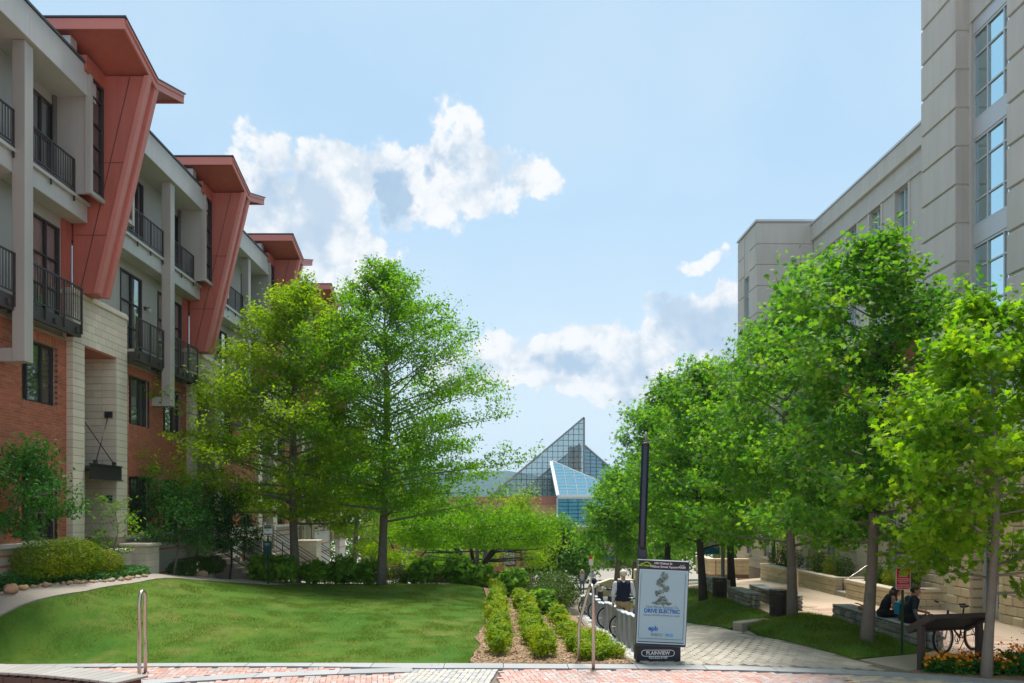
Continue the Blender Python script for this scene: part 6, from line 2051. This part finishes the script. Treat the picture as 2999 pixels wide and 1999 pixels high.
# second bicycle, parked beyond the wayside board
b = thing('parked_bicycle', 'black mountain bicycle leaning on its stand behind the wayside board', 'bicycle', (9.5, 16.7, 0), R(28))
wheel(b, -.52, .34, .34, .027); wheel(b, .52, .34, .34, .027)
f = MB(); f.tube([(-.36, 0, .82), (.14, 0, .78)], .018, 8); f.tube([(-.38, 0, .72), (.04, 0, .30)], .02, 8); f.tube([(.18, 0, .92), (.04, 0, .30)], .016, 8); f.tube([(.04, 0, .30), (.52, .04, .34)], .011, 6); f.tube([(.15, 0, .78), (.52, -.04, .34)], .010, 6); f.tube([(-.35, 0, .90), (-.39, 0, .70)], .022, 8); f.build('frame', 'black_plastic', b)
fk = MB(); fk.tube([(-.39, 0, .70), (-.42, .05, .62), (-.52, .05, .34)], .015, 6); fk.tube([(-.42, -.05, .62), (-.52, -.05, .34)], .015, 6); fk.build('fork', 'alu', b)
hb = MB(); hb.tube([(-.35, 0, .90), (-.38, 0, 1.02)], .014, 8); hb.tube([(-.30, -.31, 1.06), (-.38, -.1, 1.03), (-.38, .1, 1.03), (-.30, .31, 1.06)], .013, 6); h_ = hb.build('handlebar', 'alu', b)
for s_ in (-1, 1): MB().tube([(-.33, s_ * .22, 1.05), (-.29, s_ * .33, 1.065)], .02, 8).build('grip', 'black_plastic', h_)
MB().ball((.2, 0, .96), .14, .07, .035, 12, 6).build('saddle', 'black_plastic', b)
MB().torus((.04, .05, .30), (0, 1, 0), .09, .008, 18, 6).build('chain_ring', 'black_plastic', b)
cr = MB(); cr.tube([(.04, .06, .30), (.12, .08, .16), (.12, .14, .16)], .010, 6); cr.tube([(.04, -.06, .30), (-.04, -.08, .44), (-.04, -.14, .44)], .010, 6); cr.build('crank', 'black_plastic', b)
MB().tube([(.3, .04, .30), (.36, .2, .01)], .008, 6).build('kickstand', 'black_plastic', b)

# guitar lying on the bench
g_ = thing('guitar', 'dark guitar lying on the bench beyond the seated woman', 'guitar', (9.1, 20.0, .437), R(82))
bd = MB(); pr_ = [(.0, .0), (.05, .10), (.14, .145), (.24, .12), (.31, .105), (.38, .125), (.45, .11), (.49, 0)]
bd.prism([(x, y, 0) for x, y in pr_] + [(x, -y, 0) for x, y in pr_[-2:0:-1]], (0, 0, .09)); go = bd.build('body', 'guitar_wood', g_)
MB().lathe([(0, 0), (.045, 0), (.045, .003), (0, .003)], (.31, 0, .0905), 14).build('sound_hole', 'black_plastic', go)
MB().cbox(.44, .86, -.025, .025, .0915, .108, .004).build('neck', 'wood_dark', g_); MB().cbox(.862, 1.0, -.035, .035, .085, .102, .004).build('head_stock', 'wood_dark', g_)


# ------------------------------------------------------------------ people
FIG = []


def figure(label, loc, rz, bones, extra=None, voxel=.014, name='person'):
    """bones: (point, point, radius, radius, material). One closed skin is grown over them"""
    m = MB()
    for (a, b, ra, rb_, mt) in bones:
        a, b = Vector(a), Vector(b)
        m.tube([a, b], [ra, rb_], 10, smooth=True); m.ball(a, ra, n=10, m_=6); m.ball(b, rb_, n=10, m_=6)
    o = m.build(name, 'skin')
    rm = o.modifiers.new('skin', 'REMESH'); rm.mode = 'VOXEL'; rm.voxel_size = voxel
    sm = o.modifiers.new('soft', 'SMOOTH'); sm.iterations = 5; sm.factor = .5
    FIG.append((o, label, loc, rz, bones, extra))


def hand(wr, dr, side, r=1.0, mt='skin', curl=.35):
    """palm, four fingers and a thumb from the wrist along dr; side points to the thumb"""
    w = Vector(wr); d = Vector(dr).normalized(); s = Vector(side); s = (s - d * s.dot(d)).normalized(); n = d.cross(s)
    out = [(w, w + d * .075 * r, .024 * r, .030 * r, mt), (w + d * .04 * r + s * .012, w + d * .08 * r + s * .02, .02 * r, .016 * r, mt), (w + d * .04 * r - s * .012, w + d * .08 * r - s * .02, .02 * r, .016 * r, mt)]
    for k2, (o_, L) in enumerate(((.027, .062), (.009, .070), (-.009, .066), (-.027, .052))):
        a = w + d * .085 * r + s * o_ * r; b_ = a + (d * .9 + n * curl * .4).normalized() * L * .55 * r; c_ = b_ + (d * .6 + n * curl).normalized() * L * .5 * r
        out += [(a, b_, .0095 * r, .009 * r, mt), (b_, c_, .009 * r, .0075 * r, mt)]
    a = w + d * .025 * r + s * .022 * r; b_ = a + (s * .8 + d * .7).normalized() * .042 * r; c_ = b_ + (d * .9 + s * .25).normalized() * .034 * r
    return out + [(a, b_, .013 * r, .011 * r, mt), (b_, c_, .011 * r, .009 * r, mt)]


def head(c, fwd=(0, 1, 0), up=(0, 0, 1), mt='skin', neck=None):
    c = Vector(c); f = Vector(fwd).normalized(); u = Vector(up); u = (u - f * u.dot(f)).normalized(); s = f.cross(u)
    out = [(c + u * .035 - f * .012, c + u * .02 + f * .02, .088, .082, mt), (c - u * .03 + f * .02, c - u * .085 + f * .045, .068, .042, mt), (c + f * .085 - u * .005, c + f * .108 - u * .035, .012, .016, mt)]
    for q in (-1, 1): out.append((c + s * q * .088 + u * .015, c + s * q * .09 - u * .03, .016, .012, mt))
    if neck is not None: out.append((Vector(neck), c - u * .05 - f * .012, .056, .052, mt))
    return out


# the man walking away: white shirt, navy vest, khaki trousers
W_ = 'shirt_white'; V_ = 'vest_navy'; K_ = 'khaki'
bn = [((-.07, 0, 1.02), (.07, 0, 1.02), .135, .135, V_), ((0, 0, 1.05), (0, 0, 1.15), .16, .165, V_), ((-.05, 0, 1.2), (-.08, 0, 1.36), .135, .115, V_), ((.05, 0, 1.2), (.08, 0, 1.36), .135, .115, V_), ((-.13, 0, 1.40), (.13, 0, 1.40), .075, .075, V_), ((0, 0, 1.42), (0, .01, 1.50), .07, .058, W_),
      ((-.07, 0, .90), (.07, 0, .90), .13, .13, K_), ((-.09, 0, .90), (-.10, .10, .50), .10, .075, K_), ((-.10, .10, .50), (-.10, .03, .10), .072, .062, K_), ((.09, 0, .90), (.10, -.02, .50), .10, .075, K_), ((.10, -.02, .50), (.10, -.20, .12), .072, .06, K_),
      ((-.10, .02, .055), (-.11, .20, .045), .05, .042, 'shoe_dark'), ((.10, -.22, .08), (.11, -.06, .04), .048, .042, 'shoe_dark'),
      ((-.20, 0, 1.40), (-.27, -.05, 1.12), .068, .055, W_), ((-.27, -.05, 1.12), (-.25, .10, .92), .052, .04, W_), ((.20, 0, 1.40), (.275, -.01, 1.12), .068, .055, W_), ((.275, -.01, 1.12), (.285, .02, .88), .052, .04, W_)]
bn += hand((-.25, .10, .91), (.02, .15, -1), (.6, .6, 0)) + hand((.285, .02, .86), (0, .05, -1), (-.6, .7, 0)) + head((0, .02, 1.64), neck=(0, 0, 1.48))
figure('white-haired man in navy vest and khaki trousers walking down the path', (3.02, 20.4, -.30), 0, bn,
       [('hair', MB().ball((0, .0, 1.675), .097, .10, .088, 14, 10), 'hair_white')])

# seated man in navy tee and olive cap, twisted to lean on one arm (faces +x)
T_ = 'tee_navy'
bn = [((0, -.08, .10), (0, .08, .10), .135, .135, 'black_cloth'), ((.02, 0, .14), (.06, 0, .36), .15, .155, T_), ((.06, -.05, .34), (.09, -.09, .52), .13, .105, T_), ((.06, .05, .34), (.09, .09, .52), .13, .105, T_), ((.09, -.15, .54), (.09, .15, .54), .078, .078, T_),
      ((.09, -.2, .53), (.0, -.30, .36), .07, .062, T_), ((.0, -.30, .36), (-.02, -.36, .28), .048, .045, 'tattoo'), ((-.02, -.36, .28), (.05, -.42, .05), .045, .034, 'tattoo'), ((.09, .2, .53), (.22, .25, .30), .07, .058, T_), ((.22, .25, .30), (.42, .16, .24), .046, .036, 'skin'),
      ((.04, -.10, .09), (.46, -.14, .10), .10, .078, 'black_cloth'), ((.46, -.14, .10), (.50, -.15, -.33), .072, .052, 'black_cloth'), ((.04, .10, .09), (.46, .14, .10), .10, .078, 'black_cloth'), ((.46, .14, .10), (.48, .16, -.33), .072, .052, 'black_cloth'),
      ((.49, -.15, -.39), (.66, -.17, -.405), .048, .038, 'shoe_dark'), ((.47, .16, -.39), (.64, .18, -.405), .048, .038, 'shoe_dark')]
bn += hand((.05, -.42, .06), (.3, -.5, -.35), (.8, .5, 0), curl=.1) + hand((.42, .16, .24), (.8, -.3, -.2), (0, 0, 1)) + head((.15, -.05, .735), (.75, -.55, -.05), neck=(.10, 0, .60))
cap = MB(); cap.ball((.14, -.045, .785), .098, .098, .075, 14, 8); cap.prism([(.20, -.06, .775), (.26, -.20, .768), (.31, -.16, .768), (.25, -.02, .775)], (0, 0, .012))
figure('seated man in navy tee and olive cap with backpack at his side', (9.1, 18.0, .435), 0, bn, [('cap', cap, 'olive'), ('hair', MB().ball((.12, -.035, .745), .085, .09, .07, 12, 8), 'hair_dark')])
# seated woman in black tank top, bent forward over her lap
B_ = 'black_cloth'
bn = [((0, -.06, .10), (0, .06, .10), .125, .125, B_), ((.02, 0, .14), (.08, 0, .34), .125, .115, B_), ((.08, -.03, .34), (.17, -.06, .47), .10, .085, B_), ((.08, .03, .34), (.17, .06, .47), .10, .085, B_), ((.18, -.11, .48), (.18, .11, .48), .052, .052, B_),
      ((.18, -.155, .48), (.16, -.20, .24), .045, .038, 'skin'), ((.16, -.20, .24), (.38, -.12, .18), .036, .028, 'skin'), ((.18, .155, .48), (.2, .2, .26), .045, .038, 'skin'), ((.2, .2, .26), (.40, .10, .19), .036, .028, 'skin'),
      ((.04, -.09, .09), (.42, -.12, .10), .09, .068, B_), ((.42, -.12, .10), (.44, -.12, -.33), .062, .045, B_), ((.04, .09, .09), (.42, .12, .10), .09, .068, B_), ((.42, .12, .10), (.44, .12, -.33), .062, .045, B_), ((.43, -.12, -.39), (.6, -.12, -.405), .042, .034, 'shoe_dark'), ((.43, .12, -.39), (.6, .13, -.405), .042, .034, 'shoe_dark')]
bn += hand((.38, -.12, .18), (.8, .3, -.2), (0, 0, 1), .9) + hand((.40, .10, .19), (.8, -.3, -.2), (0, 0, 1), .9) + head((.33, 0, .60), (.8, 0, -.6), neck=(.20, 0, .50))
hr = MB(); hr.ball((.30, 0, .64), .105, .10, .10, 14, 10); hr.tube([(.25, .0, .62), (.22, -.02, .52), (.26, -.05, .40), (.30, -.06, .34)], [.09, .095, .07, .02], 10); hr.tube([(.30, .07, .6), (.33, .08, .48), (.36, .07, .38)], [.06, .05, .015], 8)
figure('seated woman in black tank top with long dark hair bent forward', (8.98, 18.95, .435), 0, bn, [('hair', hr, 'hair_dark')])
bp = thing('backpack', 'blue and camouflage backpack between the two seated people', 'backpack', (9.22, 18.38, .437))
m = MB(); m.cbox(-.15, .13, -.13, .13, 0, .46, .06); m.build('bag', 'pack_camo', bp); MB().cbox(-.20, -.151, -.10, .12, .14, .44, .02).build('front_pocket', 'pack_blue', bp); MB().tube([(-.02, -.05, .45), (-.02, -.03, .51), (-.02, .03, .51), (-.02, .05, .45)], .01, 6).build('top_loop', 'black_cloth', bp)


# two strollers walking up: far, small
def walker(label, loc, top, legs, hair, sleeve, rz=math.pi, hands_fwd=False):
    bn = [((0, 0, .95), (0, 0, 1.15), .125, .12, top), ((-.05, 0, 1.15), (-.07, 0, 1.30), .10, .085, top), ((.05, 0, 1.15), (.07, 0, 1.30), .10, .085, top), ((-.12, 0, 1.34), (.12, 0, 1.34), .055, .055, top), ((-.06, 0, .9), (.06, 0, .9), .12, .12, legs),
          ((-.08, 0, .86), (-.09, .10, .47), .085, .06, legs), ((-.09, .10, .47), (-.09, .02, .09), .055, .042, legs), ((.08, 0, .86), (.09, -.05, .47), .085, .06, legs), ((.09, -.05, .47), (.09, -.2, .11), .055, .042, legs), ((-.09, .0, .05), (-.1, .16, .04), .042, .036, 'shoe_dark'), ((.09, -.22, .07), (.1, -.07, .04), .042, .036, 'shoe_dark')]
    e = .22 if hands_fwd else .0
    for s_ in (-1, 1):
        bn += [((s_ * .17, 0, 1.34), (s_ * .22, .02 + e * .4, 1.10), .048, .04, sleeve), ((s_ * .22, .02 + e * .4, 1.10), (s_ * .2, .08 + e * 1.4, .92 + e * .4), .038, .028, 'skin' if hands_fwd else sleeve)] + hand((s_ * .2, .08 + e * 1.4, .92 + e * .4), (0, .4 + e, -1 + e * 3), (-s_, .3, 0), .9)
    bn += head((0, .02, 1.55), neck=(0, 0, 1.40))
    hr = MB(); hr.ball((0, -.01, 1.585), .10, .10, .095, 12, 8)
    if hair == 'hair_blond':
        for s_ in (-1, 1): hr.tube([(s_ * .08, -.02, 1.56), (s_ * .11, .0, 1.42), (s_ * .11, .03, 1.28)], [.045, .05, .02], 8)
    ey = MB()
    for s_ in (-1, 1): ey.ball((s_ * .032, .118, 1.56), .012, .008, .010, 8, 5)
    figure(label, loc, rz, bn, [('hair', hr, hair), ('eyes', ey, 'black_plastic'), ('mouth', MB().cbox(-.025, .025, .105, .118, 1.485, 1.497, .004), 'sign_red')], voxel=.02)


walker('fair-haired woman in brown jacket and pale top walking up the path', (5.25, 54.5, g1(5.25, 54.5)), 'grey_tee', 'denim', 'hair_blond', 'brown_coat')
walker('person in pale grey tee pushing the black stroller', (6.0, 55, g1(6.0, 55)), 'grey_tee', 'denim', 'hair_dark', 'grey_tee', hands_fwd=True)
st = thing('stroller', 'black pushchair with pale canopy band pushed up the path', 'stroller', (6.0, 54.1, g1(6.0, 54.1)))
for (x, y) in ((-.25, -.3), (.25, -.3), (-.27, .3), (.27, .3)): MB().torus((x, y, .13), (1, 0, 0), .10, .03, 16, 6).build('wheel', 'rubber', st)
fr = MB()
for s_ in (-1, 1): fr.tube([(s_ * .25, -.3, .13), (s_ * .24, .1, .55), (s_ * .22, .55, 1.02)], .014, 6); fr.tube([(s_ * .27, .3, .13), (s_ * .24, .05, .55)], .014, 6)
fr.tube([(-.22, .55, 1.02), (.22, .55, 1.02)], .016, 6); fr.build('frame', 'alu', st)
MB().cbox(-.21, .21, -.28, .22, .35, .62, .05).build('seat', 'black_cloth', st)
cn = MB(); cn.ball((0, .05, .78), .24, .30, .30, 14, 8); cn.build('canopy', 'black_cloth', st); MB().cbox(-.2, .2, -.30, -.285, .55, .66, .02).build('canopy_band', 'grey_tee', st)

bpy.context.view_layer.update()
dg = bpy.context.evaluated_depsgraph_get()
for (o, label, loc, rz, bones, extra) in FIG:
    me = bpy.data.meshes.new_from_object(o.evaluated_get(dg))
    o.modifiers.clear()
    o.data = me
    names = sorted({b_[4] for b_ in bones})
    me.materials.clear()
    for nme in names: me.materials.append(MATS[nme])
    n = len(me.polygons); cen = np.zeros(n * 3, np.float32); me.polygons.foreach_get('center', cen); cen = cen.reshape(-1, 3)
    best = np.full(n, 1e9); mi = np.zeros(n, np.int32)
    for (a, b_, ra, rb_, mt) in bones:
        a, b_ = np.array(a), np.array(b_); d = b_ - a; t_ = np.clip(((cen - a) @ d) / max(1e-9, d @ d), 0, 1)
        dist = np.linalg.norm(cen - a - t_[:, None] * d, axis=1) - (ra + (rb_ - ra) * t_)
        k2 = dist < best; best[k2] = dist[k2]; mi[k2] = names.index(mt)
    me.polygons.foreach_set('material_index', mi); me.polygons.foreach_set('use_smooth', np.ones(n, bool)); me.update()
    o.location = loc; o.rotation_euler = (0, 0, rz)
    tag(o, label, 'person')
    for (nme, m, mt) in (extra or []): m.build(nme, mt, o)

# lettering becomes plain mesh
for o in TEXTS:
    me = bpy.data.meshes.new_from_object(o.evaluated_get(dg))
    n2 = bpy.data.objects.new('letters_tmp', me)
    C.objects.link(n2)
    n2.parent = o.parent; n2.location = o.location; n2.rotation_euler = o.rotation_euler; n2.scale = o.scale
    bpy.data.objects.remove(o)
    n2.name = 'lettering'
